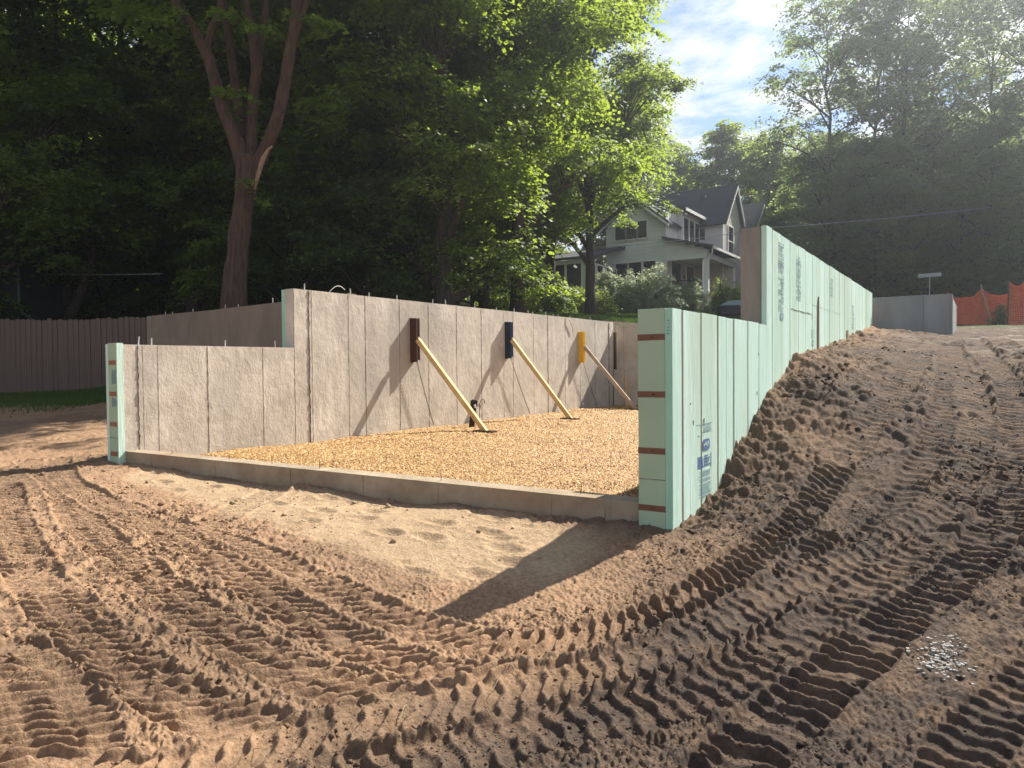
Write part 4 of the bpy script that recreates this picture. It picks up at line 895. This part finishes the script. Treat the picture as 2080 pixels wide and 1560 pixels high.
# the big forked tree behind the brown wall
def forked_tree():
    D = 16.
    base = at_depth(470, 640, D); root = empty('forked_maple_tree', (base.x, base.y, zg(base.x, base.y)), label='large bare trunk forking into four long limbs behind the brown concrete wall', cat='tree'); O = root.location
    def pt(x, y, dz=0): p = at_depth(x, y, D+dz); return (p.x-O.x, p.y-O.y, p.z-O.z)
    b = MB()
    def limb(P, R_, seg=14):
        pts = [pt(*p) for p in P]; V = [Vector(p) for p in pts]; out = []; rr = []
        for i in range(len(V)-1):
            p0 = V[max(i-1, 0)]; p1 = V[i]; p2 = V[i+1]; p3 = V[min(i+2, len(V)-1)]
            for k in range(6):
                t = k/6; out.append(.5*((2*p1)+(-p0+p2)*t+(2*p0-5*p1+4*p2-p3)*t*t+(-p0+3*p1-3*p2+p3)*t**3)); rr.append(R_[i]*(1-t)+R_[i+1]*t)
        out.append(V[-1]); rr.append(R_[-1]); b.tube(out, rr, seg, rough=.16, seed=3)
    pxm = D/FPX
    limb([(468, 700), (474, 610), (482, 520), (490, 450), (497, 400), (503, 350), (507, 318)], [29*pxm, 25*pxm, 22*pxm, 21*pxm, 20*pxm, 23*pxm, 22*pxm], 18)
    limb([(500, 365), (484, 300), (458, 235), (437, 165), (420, 110), (396, 60), (362, 10), (330, -70), (300, -150)], [14*pxm, 15*pxm, 13*pxm, 12*pxm, 12*pxm, 10*pxm, 10*pxm, 8*pxm, 5*pxm])
    limb([(421, 100), (430, 60), (447, 20), (455, -40), (450, -140)], [8*pxm, 8*pxm, 8*pxm, 7*pxm, 4*pxm], 10)
    limb([(505, 350), (499, 290, .3), (487, 230, .5), (476, 160, .6), (468, 100, .6), (458, 30, .7), (450, -60, .8), (440, -200, .8)], [13*pxm, 12*pxm, 11*pxm, 9*pxm, 8*pxm, 7*pxm, 6*pxm, 4*pxm], 12)
    limb([(509, 340), (511, 270, .2), (514, 200, .3), (521, 130, .3), (512, 70, .3), (500, 10, .4), (497, -60, .5), (505, -200, .6)], [13*pxm, 11*pxm, 11*pxm, 11*pxm, 10*pxm, 9*pxm, 8*pxm, 5*pxm], 12)
    limb([(520, 125, .3), (531, 85, .5), (538, 30, .6), (545, -60, .6), (570, -170, .6)], [8*pxm, 9*pxm, 8*pxm, 6*pxm, 4*pxm], 10)
    limb([(511, 365), (530, 320), (556, 262, -.2), (573, 200, -.3), (585, 130, -.4), (597, 60, -.4), (603, 0, -.5), (612, -80, -.5), (600, -200, -.6)], [13*pxm, 14*pxm, 13*pxm, 12*pxm, 11*pxm, 11*pxm, 10*pxm, 8*pxm, 5*pxm])
    limb([(594, 80, -.4), (608, 45, -.4), (622, 5, -.4), (640, -60, -.4), (670, -170, -.3)], [8*pxm, 8*pxm, 7*pxm, 6*pxm, 4*pxm], 10)
    b.build('trunk', M['bark'], root, smooth=True)
    b = MB(); P = [pt(*p) for p in ((517, 385, -.42), (523, 360, -.42), (533, 325, -.40), (545, 303, -.40), (553, 297, -.38))]; b.tube(P, [.02, .05, .055, .035, .03], 8, rough=.3, seed=9); b.build('torn_branch_scar', M['rawwood'], root, smooth=True)
    rng = np.random.default_rng(7); C = []; Nn = []
    for k in range(240):
        a = rng.uniform(0, 6.28); rr = rng.uniform(.3, 1)**.5*4.2; z = rng.uniform(7.6, 13.5); C.append((math.cos(a)*rr+.2, math.sin(a)*rr, z+0)); Nn.append((math.cos(a), math.sin(a), .3))
    # a few low sprigs on the limbs
    for x, y in ((350, 40), (470, 35), (535, 60), (640, 60), (610, 30), (470, 190), (300, 60), (512, 385)): C.append(pt(x, y, -.3)); Nn.append((0, 0, 1))
    leaf_cloud('crown', C, [.75]*240+[.35]*8, 30000, .13, 8, LF, root, normals=np.array(Nn))
forked_tree()

# ------------------------------------------------------------------ house
def house():
    O = Vector((-15.3, 40., 4.0)); h = empty('house', O, label='white sided two storey house with dark grey roofs and a corner porch, behind the shrubs', cat='house')
    def P(mb, name, m, parent=h, **k): return loc(mb, O).build(name, m, parent, **k)
    X0, X1, Y1 = -19.05, -15.29, 40.0
    ze = 9.55; zf = 3.4
    # lapped siding as real courses
    def siding_y(b, xa, xb, y, z0, z1, top=None, side=-1):
        z = z0
        while z < z1:
            t = min(z+.17, z1)
            xl, xr = xa, xb
            if top: xl, xr = top(z, xa, xb)
            if xr-xl < .05: break
            v = [(xl, y, t), (xr, y, t), (xr, y+side*.028, z), (xl, y+side*.028, z), (xl, y, z), (xr, y, z)]
            b.add(v, [(0, 1, 2, 3), (3, 2, 5, 4)]); z += .17
    def siding_x(b, ya, yb, x, z0, z1):
        z = z0
        while z < z1:
            t = min(z+.17, z1); v = [(x, ya, t), (x, yb, t), (x+.028, yb, z), (x+.028, ya, z), (x, ya, z), (x, yb, z)]
            b.add(v, [(0, 1, 2, 3), (3, 2, 5, 4)]); z += .17
    xm = (X0+X1)/2; zp = ze+(X1-xm)*.80
    b = MB(); b.prism([(X0, zf), (X1, zf), (X1, ze), (xm, zp), (X0, ze)], 'Y', Y1+.02, 44.9)
    siding_y(b, X0, X1, Y1+.018, zf, zp, lambda z, a, c: (a, c) if z < ze else (xm-(zp-z)/.80, xm+(zp-z)/.80))
    # porch gable siding in the same plane
    b.prism([(X1+.01, 7.35), (-12.9, 7.35), (-12.75, 7.62), (X1+.01, 8.42)], 'Y', Y1+.02, Y1+.16)
    siding_y(b, X1+.01, -12.9, Y1+.018, 7.35, 8.42, lambda z, a, c: (a, min(c, X1+(8.45-z)*2.9)))
    # narrow siding pier between the windows and the porch
    P(b, 'front_wing_wall', M['siding'])
    b = MB(); b.box(X1-.02, X1+.06, Y1-.035, Y1+.10, zf, 7.3); b.box(X1-.02, X1+.05, Y1-.035, Y1+1.7, 8.45, 10.1); P(b, 'corner_board', M['trim'])
    # wing roof
    def gable_roof(x0, x1, xmid, zeave, zpk, y0, y1, th=.13, ov=.35, name='wing_roof'):
        sl = (zpk-zeave)/(x1-xmid)
        b = MB()
        for s, xe in ((1, x1), (-1, x0)):
            xo = xe+s*ov; zo = zeave-sl*ov
            b.prism([(xmid, zpk+.12), (xo, zo+.12), (xo, zo+.12-th), (xmid, zpk+.12-th)], 'Y', y0, y1)
        return P(b, name, M['shingle'])
    gable_roof(X0, X1, xm, ze, zp, 39.55, 44.9)
    b = MB(); sl = .80
    for s in (1, -1):
        xe = xm+s*((X1-xm)+.35); b.prism([(xm, zp-.02), (xe, ze-.35*sl-.02), (xe, ze-.35*sl-.17), (xm, zp-.17)], 'Y', 39.56, 39.62)
    P(b, 'rake_board', M['trim'])
    # main block with the steep gable on the right
    X3 = -13.48; ya, yb = 44.935, 49.1; ym = 47.2; zr = 12.72
    b = MB(); b.prism([(ya, zf), (yb, zf), (yb, 10.2), (ym, zr-.1), (ya, 10.2)], 'X', -19.6, X3)
    for k in range(14): b.box(-15.25+k*.13, -15.235+k*.13, ya-.012, ya, 7.8, 10.1)
    for k in range(20):
        y = ya+.12+k*.2; t = 10.2+(zr-10.3)*(1-abs(y-ym)/(ym-ya)); b.box(X3, X3+.012, y, y+.02, 4.6, max(10.0, t-.2))
    P(b, 'main_wall', M['batten'])
    b = MB()
    for s, ye in ((-1, ya), (1, yb)):
        sl_ = (zr-10.2)/(ym-ya) if s < 0 else (zr-10.2)/(yb-ym); yo = ye+s*.3; zo = 10.2-sl_*.3
        b.prism([(ym, zr+.08), (yo, zo+.08), (yo, zo-.04), (ym, zr-.04)], 'X', -19.9, X3+.32)
    rf = P(b, 'main_roof', M['shingle'])
    b = MB()
    for s, ye in ((-1, ya), (1, yb)):
        sl_ = (zr-10.2)/(ym-ya) if s < 0 else (zr-10.2)/(yb-ym); yo = ye+s*.3; zo = 10.2-sl_*.3
        b.prism([(ym, zr-.04), (yo, zo-.04), (yo, zo-.2), (ym, zr-.22)], 'X', X3+.26, X3+.325)
    P(b, 'rake_board', M['trim'])
    for x, t in ((-17.1, .55), (-15.2, .3)):
        y = ya+(ym-ya)*(1-t); z = 10.2+(zr-10.2)*(1-t)+.08; b = MB(); b.box(x-.16, x+.16, y-.2, y+.1, z-.05, z+.14); P(b, 'roof_vent', M['shingle'], rf)
    b = MB(); b.box(X3-.09, X3+.035, ya-.035, ya+.09, 4.5, 10.15); P(b, 'corner_board', M['trim'])
    # upper bay with three windows
    b = MB(); b.box(-15.27, -14.93, 41.75, 44.93, 8.1, 10.35); P(b, 'bay_wall', M['batten'])
    b = MB(); b.prism([(-16.6, 11.1), (-14.55, 10.42), (-14.55, 10.30), (-16.6, 10.95)], 'Y', 41.3, 45.9); P(b, 'bay_roof', M['shingle'])
    b = MB(); b.box(-14.56, -14.50, 41.28, 45.92, 10.24, 10.42); P(b, 'gutter', M['trim'])
    b = MB(); b.prism([(45.0, 9.1), (46.1, 8.95), (45.0, 9.75)], 'X', -14.95, -14.6); 
    b.v = [(v[0], v[1]-.2, v[2]) for v in b.v]; P(b, 'small_side_roof', M['shingle'])
    def win(x0, x1, y, z0, z1, ax='Y', n=1, fr='trim'):
        w_ = (x1-x0)
        b = MB()
        def bx(a, c, d0, d1, e, f):
            if ax == 'Y': b.box(a, c, y-d1, y-d0, e, f)
            else: b.box(y+d0, y+d1, a, c, e, f)
        t = .07
        bx(x0-t, x1+t, .0, .06, z0-t, z0); bx(x0-t, x1+t, .0, .06, z1, z1+t); bx(x0-t, x0, .0, .06, z0, z1); bx(x1, x1+t, .0, .06, z0, z1)
        f = P(b, 'window', M[fr]); b = MB(); bx(x0, x1, .012, .032, z0, z1); loc(b, O).build('pane', M['glass'], f)
    yw = Y1-.025
    for a, c in ((-18.42, -17.78), (-17.70, -17.06), (-16.98, -16.42)): win(a, c, yw, 8.68, 9.66)
    for a, c in ((-18.42, -17.66), (-17.56, -16.76), (-16.64, -15.9)): win(a, c, yw, 5.6, 7.28)
    for a, c in ((41.9, 42.75), (42.9, 43.75), (43.9, 44.7)): win(a, c, -14.93, 8.35, 9.98, 'X')
    win(45.95, 47.0, X3+.012, 8.2, 9.95, 'X')
    b = MB(); b.box(X3+.04, X3+.07, 45.95, 47.0, 9.0, 9.06); P(b, 'window_rail', M['trim'])
    # porch
    zfl = 5.15
    b = MB(); b.box(X1+.02, -12.8, 40.0, 44.9, 4.0, zfl); P(b, 'porch_floor', M['cream'])
    b = MB(); b.box(X1+.0, X1+.03, 40.17, 44.9, zfl, 7.9); b.box(X1+.03, X3, 44.88, 44.93, zfl, 7.9); b.box(X3-.02, -12.9, 45.05, 45.10, 4.3, 7.5); P(b, 'porch_wall', M['cream'])
    b = MB(); b.prism([(X1-.1, 8.58), (-12.45, 7.82), (-12.45, 7.70), (X1-.1, 8.46)], 'Y', 39.6, 46.0); P(b, 'porch_roof', M['shingle'])
    b = MB(); b.box(-12.46, -12.38, 39.62, 46.0, 7.62, 7.76); P(b, 'gutter', M['trim'])
    b = MB(); b.box(-13.0, -12.84, 40.2, 45.6, 7.22, 7.5); b.box(X1+.05, -12.9, 40.0, 40.16, 7.20, 7.36); b.box(X1+.04, -12.95, 40.2, 44.85, 7.48, 7.52); P(b, 'porch_beam', M['trim'])
    for x, y in ((-12.95, 40.15), (-12.95, 45.45)):
        b = MB(); b.box(x-.12, x+.12, y-.12, y+.12, zfl, 7.22); b.box(x-.15, x+.15, y-.15, y+.15, zfl, zfl+.25); b.box(x-.15, x+.15, y-.15, y+.15, 7.05, 7.21); P(b, 'porch_column', M['trim'])
    b = MB(); b.tube([(-12.5, 39.75, 7.65), (-12.52, 39.8, 7.4), (-13.0, 40.0, 7.2), (-13.12, 40.02, 7.0), (-13.12, 40.02, 4.3)], .05, 6); P(b, 'downspout', M['trim'])
    win(40.75, 42.35, X1+.03, zfl+.1, 7.32, 'X'); win(43.3, 44.7, X1+.03, 5.9, 7.3, 'X')
    b = MB(); b.box(X1+.03, X1+.12, 42.85, 42.95, 6.5, 6.68); P(b, 'wall_lamp', M['railmetal'])
    b = MB(); b.box(-15.2, -13.1, 40.14, 40.17, 6.0, 6.05); b.box(-15.2, -13.1, 40.14, 40.17, 5.25, 5.29)
    for k in range(20): b.box(-15.2+k*.11, -15.18+k*.11, 40.145, 40.165, 5.29, 6.0)
    P(b, 'porch_railing', M['railmetal'])
    # sunroom at the left
    sx0, sx1, sy = -22.9, -18.33, 36.0
    b = MB(); b.box(sx0, sx1, sy+.06, 40.0, 3.6, 7.0); P(b, 'sunroom_wall', M['siding'])
    b = MB(); b.box(sx0, sx1+.05, sy-.02, sy+.055, 4.62, 5.0); b.box(sx0, sx1+.05, sy-.02, sy+.055, 6.98, 7.15); P(b, 'sunroom_trim', M['trim'])
    b = MB(); b.prism([(sy-.45, 7.1), (sy-.45, 7.24), (40., 8.3), (40., 8.1)], 'X', sx0-.4, sx1+.55); P(b, 'sunroom_roof', M['shingle'])
    x = sx0+.2
    while x < sx1-.6: win(x, x+.9, sy+.05, 5.1, 6.92); x += 1.04
    for y in (36.25, 37.2, 38.15, 39.05): win(y, y+.72, sx1+.005, 5.35, 6.9, 'X')
    # rear gable at the right
    b = MB(); b.prism([(48.9, 4.), (53.0, 4.), (53.0, 10.3), (51.0, 12.1), (48.9, 10.3)], 'X', -17.5, -12.75); P(b, 'rear_wall', M['batten'])
    b = MB(); b.prism([(48.6, 10.05), (51.0, 12.25), (51.0, 12.12), (48.6, 9.92)], 'X', -18, -12.45); b.prism([(53.3, 10.05), (51.0, 12.25), (51.0, 12.12), (53.3, 9.92)], 'X', -18, -12.45); P(b, 'rear_roof', M['shingle'])
    b = MB(); b.prism([(48.6, 9.92), (51.0, 12.12), (51.0, 11.95), (48.6, 9.75)], 'X', -12.5, -12.44); b.prism([(53.3, 9.92), (51.0, 12.12), (51.0, 11.95), (53.3, 9.75)], 'X', -12.5, -12.44); P(b, 'rake_board', M['trim'])
house()

# ------------------------------------------------------------------ shrubs and low plants
def shrub(x, y, r, hgt, seed, m, label, n=9000, ls=.07, cat='shrub', grp='shrubs in front of the house', zb=None):
    z = zb if zb is not None else zg(x, y); t = empty('shrub', (x, y, z), label=label, cat=cat, group=grp); rng = np.random.default_rng(seed)
    C = []; Nn = []; b = MB()
    for k in range(70):
        v = rng.normal(0, 1, 3); v /= np.linalg.norm(v); v[2] = abs(v[2]); f = rng.uniform(.75, 1.08)
        c = np.array([v[0]*r*f, v[1]*r*f, v[2]*hgt*f*.92]); C.append(c); Nn.append(v)
        if k % 3 == 0: b.tube([(0, 0, 0), tuple(c*.5+np.array([0, 0, .1])), tuple(c)], [.02, .012, .005], 4, cap=False)
    b.build('stems', M['bark_dark'], t); leaf_cloud('leaves', C, [r*.26]*70, n, ls, seed, m, t, normals=np.array(Nn), flat=.7)
S = M['leafshrub']
shrub(-16.75, 35.0, 1.15, 2.1, 1, S, 'pale grey green shrub, leftmost of the row before the sunroom corner', 12000, .085)
shrub(-15.5, 35.6, 1.2, 2.1, 2, S, 'pale shrub in the middle of the row under the ground floor windows', 12000, .085)
shrub(-14.45, 36.2, 1.25, 2.45, 3, S, 'tallest pale shrub, before the siding just left of the porch', 14000, .085)
shrub(-13.35, 38.2, 1.0, 1.7, 4, S, 'rounder shrub in front of the porch railing', 9000, .085)
shrub(-12.15, 41.0, 1.1, 1.55, 5, M['leaf'], 'darker shrub beside the white porch column', 9000, .085)
shrub(-11.3, 42.5, 1.0, 1.5, 6, M['leaf'], 'dark shrub next to the tall green wall end, right of the porch', 9000, .085)
for i, (x, y) in enumerate(((-17.6, 33.6), (-19.2, 32.8), (-18.2, 30.4), (-15.6, 31.0), (-20.6, 31.8), (-16.2, 28.0))):
    shrub(x, y, 1.1, 1.3, 20+i, M['leaf'], ('low dark bush in the shade '+('straight under the sunroom corner', 'under the middle sunroom windows', 'nearest the long wall, below the sunroom', 'between the sunroom and the pale shrubs', 'under the leftmost sunroom window', 'just behind the wall top, left of the yellow plate')[i]), 7000, .09, grp='dark bushes in the shade below the sunroom')
shrub(3.3, 28.4, 1.2, 2.2, 31, M['leafshrub'], 'sunlit bush leaning over the orange netting at the right edge', 12000, .085, grp='roadside bushes')
shrub(.55, 30.6, .35, .8, 32, M['grassm'], 'small sunlit sapling in the gap of the orange netting', 900, .07, grp='roadside bushes')
shrub(-19.9, 7.6, .5, .5, 33, M['leafshrub'], 'small bright leafy sprig on top of the board fence at the left edge', 800, .07, grp='roadside bushes', zb=2.15)

# grass and weeds at the fence foot and on the lawn by the house
def grass():
    rng = np.random.default_rng(3); V = []; parts = []
    def field(n, fx, size, blade=.012):
        x, y = fx(n); z = zsmooth(x, y); s = size*rng.uniform(.5, 1.3, n); a = rng.uniform(0, 6.28, n); ln = rng.normal(0, .35, (n, 2))*s[:, None]
        wx, wy = np.cos(a)*blade, np.sin(a)*blade
        p = np.stack([np.stack([x-wx, y-wy, z-.01], 1), np.stack([x+wx, y+wy, z-.01], 1), np.stack([x+ln[:, 0], y+ln[:, 1], z+s], 1)], 1); parts.append(p.reshape(-1, 3))
    def strip(n):
        s = rng.uniform(0, 6.6, n); d = rng.exponential(.55, n); return -21.6+s*.944+d*.33, 6.95+s*.33-d*.944-.05
    field(26000, strip, .09)
    def lawn(n): return rng.uniform(-22, -7, n), rng.uniform(24, 37, n)
    field(60000, lawn, .12, .02)
    V = np.vstack(parts); F = np.arange(len(V)).reshape(-1, 3)
    npmesh('grass', V, F, M['grassm'], kind='stuff', label='short green weeds and grass at the fence foot and on the lawn', cat='grass')
grass()

# ------------------------------------------------------------------ orange net, sign, wires, car, cover
def net(name, pts, label, seed):
    """plastic mesh fence hung between posts: pts = (x, y, top drop)"""
    r = random.Random(seed); x0, y0 = pts[0][:2]; t = empty(name, (x0, y0, zg(x0, y0)), label=label, cat='safety fence', group='orange safety netting along the road'); O = t.location.copy()
    b = MB(); n = 0
    P = []
    for i in range(len(pts)-1):
        a, c = pts[i], pts[i+1]; k = max(6, int(math.hypot(c[0]-a[0], c[1]-a[1])/.055))
        for j in range(k):
            u = j/k; x = a[0]+(c[0]-a[0])*u; y = a[1]+(c[1]-a[1])*u; top = a[2]+(c[2]-a[2])*u - .14*math.sin(math.pi*u)
            P.append((x, y, top))
    P.append(pts[-1])
    rows = 22; G = []
    for i, (x, y, top) in enumerate(P):
        z0 = zg(x, y)-.03; colv = []
        for j in range(rows+1):
            v = j/rows; z = z0+top*v; w_ = .07*math.sin(i*.16+v*2+seed)+.05*mnoise.noise(Vector((i*.11, v*3, seed)))
            colv.append(Vector((x+w_*.4, y+w_, z)))
        G.append(colv)
    def rib(p, q, wd, hz):
        d = (q-p); u = Vector((0, 0, wd)) if hz else d.cross(Vector((.3, 1, 0))).normalized()*wd
        b.add([p-u*.5, q-u*.5, q+u*.5, p+u*.5], [(0, 1, 2, 3)])
    for i in range(len(G)-1):
        for j in range(rows+1): rib(G[i][j], G[i+1][j], .026 if 0 < j < rows else .05, True)
    for i in range(len(G)):
        for j in range(rows): rib(G[i][j], G[i][j+1], .02, False)
    loc(b, O).build('netting', M['orange'], t)
    return t, O
t, O = net('orange_net_fence', [(-1.1, 32.9, 1.25), (-.55, 31.9, 1.05), (-.05, 31.3, 1.35), (.75, 31.0, 1.1)], 'sagging orange mesh safety fence right beside the end of the grey wall', 2)
for x, y, tx in ((-.05, 31.25, .35), ): 
    b = MB(); b.bar((x, y, zg(x, y)+1.45), (x+tx, y, zg(x, y)), .05, .05); loc(b, O).build('leaning_post', M['oldwood'], t)
t, O = net('orange_net_fence', [(.75, 30.4, 1.55), (1.15, 30.1, 1.5), (1.6, 29.6, 1.0), (2.4, 29.2, 1.15), (3.5, 28.8, 1.1)], 'gathered orange mesh safety fence hanging from a post at the right edge of the view', 5)
for x, y, tx in ((.75, 30.35, 0.0), (2.2, 29.2, -.2)):
    b = MB(); b.bar((x, y, zg(x, y)+1.6), (x+tx, y, zg(x, y)), .045, .045); loc(b, O).build('net_post', M['oldwood'] if x > 1 else M['greenpipe'], t)
c = at_depth(1888, 640, 34); zb = zg(c.x, c.y)
t = empty('street_name_sign', (c.x, c.y, zb), rz=math.radians(-6), label='small white street name sign on a thin post above the grey wall', cat='street sign')
zt = at_depth(1888, 559, 34).z-zb
b = MB(); b.tube([(0, 0, -.1), (0, 0, zt-.09)], .022, 8); b.build('post', M['galv'], t)
b = MB(); b.box(-.48, .48, -.012, .012, zt-.085, zt+.085); sb = b.build('name_plate', M['sign_white'], t)
b = MB(); x = -.36; r = random.Random(2)
while x < .30:
    l_ = r.uniform(.02, .035); b.box(x, x+.008, -.0145, -.0125, zt-.04, zt+.04)
    if r.random() < .8: b.box(x+.009, x+l_, -.0145, -.0125, zt+.03, zt+.04)
    if r.random() < .7: b.box(x+.009, x+l_, -.0145, -.0125, zt-.005, zt+.004)
    x += l_+.018 + (.04 if abs(x-.1) < .03 else 0)
b.build('sign_lettering', M['ink'], sb)

def cable(name, P, sag, r_, m, label, group='overhead lines'):
    b = MB(); Q = [Vector(p) for p in P]; out = []
    for i in range(len(Q)-1):
        for k in range(24): u = k/24; c_ = Q[i].lerp(Q[i+1], u); c_.z -= sag*4*u*(1-u); out.append(c_)
    out.append(Q[-1]); b.tube(out, r_, 5); o = b.build(name, m); tag(o, label, 'cable', group)
cable('overhead_cable', [at_depth(1180, 505, 33), at_depth(1560, 463, 33), at_depth(2160, 402, 36)], .12, .014, M['cable_pale'], 'thin overhead cable running past the house gable and the right trees')
cable('overhead_cable', [at_depth(-60, 553, 22), at_depth(330, 556, 22)], .05, .012, M['cable_pale'], 'thin cable strung level above the board fence at the left')
cable('overhead_cable', [at_depth(655, 205, 25), at_depth(990, 120, 26)], .3, .010, M['cable'], 'dark cable crossing high in front of the centre maple')

# covered barbecue by the green wall
c = at_depth(1489, 640, 32); t = empty('covered_grill', (c.x, c.y, zg(c.x, c.y)), rz=.5, label='dark covered barbecue with a pale teal lid beside the tall green wall end', cat='barbecue')
zz = at_depth(1489, 640, 32).z-t.location.z
b = MB(); b.prism([(-.62, zz-.0), (.62, zz-.0), (.66, zz+.40), (-.66, zz+.40)], 'Y', -.35, .35); b.build('cover', M['tarp'], t, bevel=.03)
b = MB(); b.prism([(-.60, .402+zz), (.60, .402+zz), (.5, zz+.56), (.2, zz+.63), (-.25, zz+.6)], 'Y', -.33, .33); b.build('lid', M['tarplid'], t, bevel=.02)
for s in (-.5, .5): b = MB(); b.box(s-.03, s+.03, -.2, .2, -.02, zz-.001); b.build('leg', M['railmetal'], t)
# parked car whose roof shows over the wall
def car(pos, rz, label):
    t = empty('parked_car', pos, rz, label=label, cat='car')
    prof = [(-2.2, .35), (-2.25, .75), (-2.1, .95), (-1.3, 1.02), (-.75, 1.42), (.55, 1.45), (1.15, 1.2), (1.45, 1.0), (2.15, .92), (2.3, .6), (2.25, .35)]
    b = MB(); b.prism(prof, 'Y', -.85, .85); b.build('body', M['carpaint'], t, bevel=.05)
    for s in (-.858, .858):
        b = MB(); b.prism([(-1.05, 1.04), (-.68, 1.35), (.48, 1.38), (.95, 1.16), (1.1, 1.04)], 'Y', s-.006, s+.006); b.build('side_window', M['glass'], t)
    for x in (-1.4, 1.45):
        for y in (-.78, .78): 
            b = MB(); b.tube([(x, y-.1, .33), (x, y+.1, .33)], .33, 18); wh = b.build('wheel', M['rubber'], t)
            b = MB(); b.tube([(x, y-.11, .33), (x, y+.11, .33)], .19, 14); b.build('rim', M['galv'], wh)
c = at_depth(945, 607, 38); zc = at_depth(945, 607, 38).z-1.5
car((c.x, c.y, max(zc, zg(c.x, c.y))), 1.1, 'pale silver green car, only its roof showing above the long wall')
# dark shed and downspout behind the fence
c = at_depth(40, 620, 21); t = empty('shed', (c.x, c.y, zg(c.x, c.y)), rz=math.radians(28), label='dark shed hidden under the maples behind the board fence', cat='shed')
b = MB(); b.box(-2.6, .0, .0, 2.5, -.6, 2.9); b.build('shed_wall', M['shedwall'], t)
b = MB(); b.prism([(-.3, 2.85), (2.8, 2.85), (1.25, 3.9)], 'X', -2.8, .2); b.build('shed_roof', M['shingle'], t)
b = MB(); b.tube([(.03, -.06, 2.8), (.03, -.06, 1.6), (.10, -.06, 1.45), (.34, -.06, 1.25), (.40, -.06, 1.1), (.40, -.06, .2)], .035, 6); b.build('downspout', M['greenpipe'], t)

# ------------------------------------------------------------------ haze
b = MB(); b.box(-120, 90, -30, 140, -2.0, 48)  # air volume added to imitate the pale veil of the lens flare
hz = b.build('flare_haze', []) if False else None
me = bpy.data.meshes.new('flare_haze'); me.from_pydata(b.v, [], b.f)
hm = bpy.data.materials.new('flare_haze_mat'); hm.use_nodes = True; hn = hm.node_tree.nodes; hl = hm.node_tree.links
hn.remove(hn['Principled BSDF']); pv = hn.new('ShaderNodeVolumePrincipled'); pv.inputs['Color'].default_value = (.86, .92, 1, 1); pv.inputs['Density'].default_value = .0015; pv.inputs['Anisotropy'].default_value = .78
hl.new(pv.outputs[0], hn['Material Output'].inputs['Volume']); me.materials.append(hm)
ho = bpy.data.objects.new('flare_haze', me); COL.objects.link(ho); tag(ho, 'thin pale veil added to imitate lens flare', 'flare_haze', kind='stuff')
SC.cycles.volume_bounces = 0
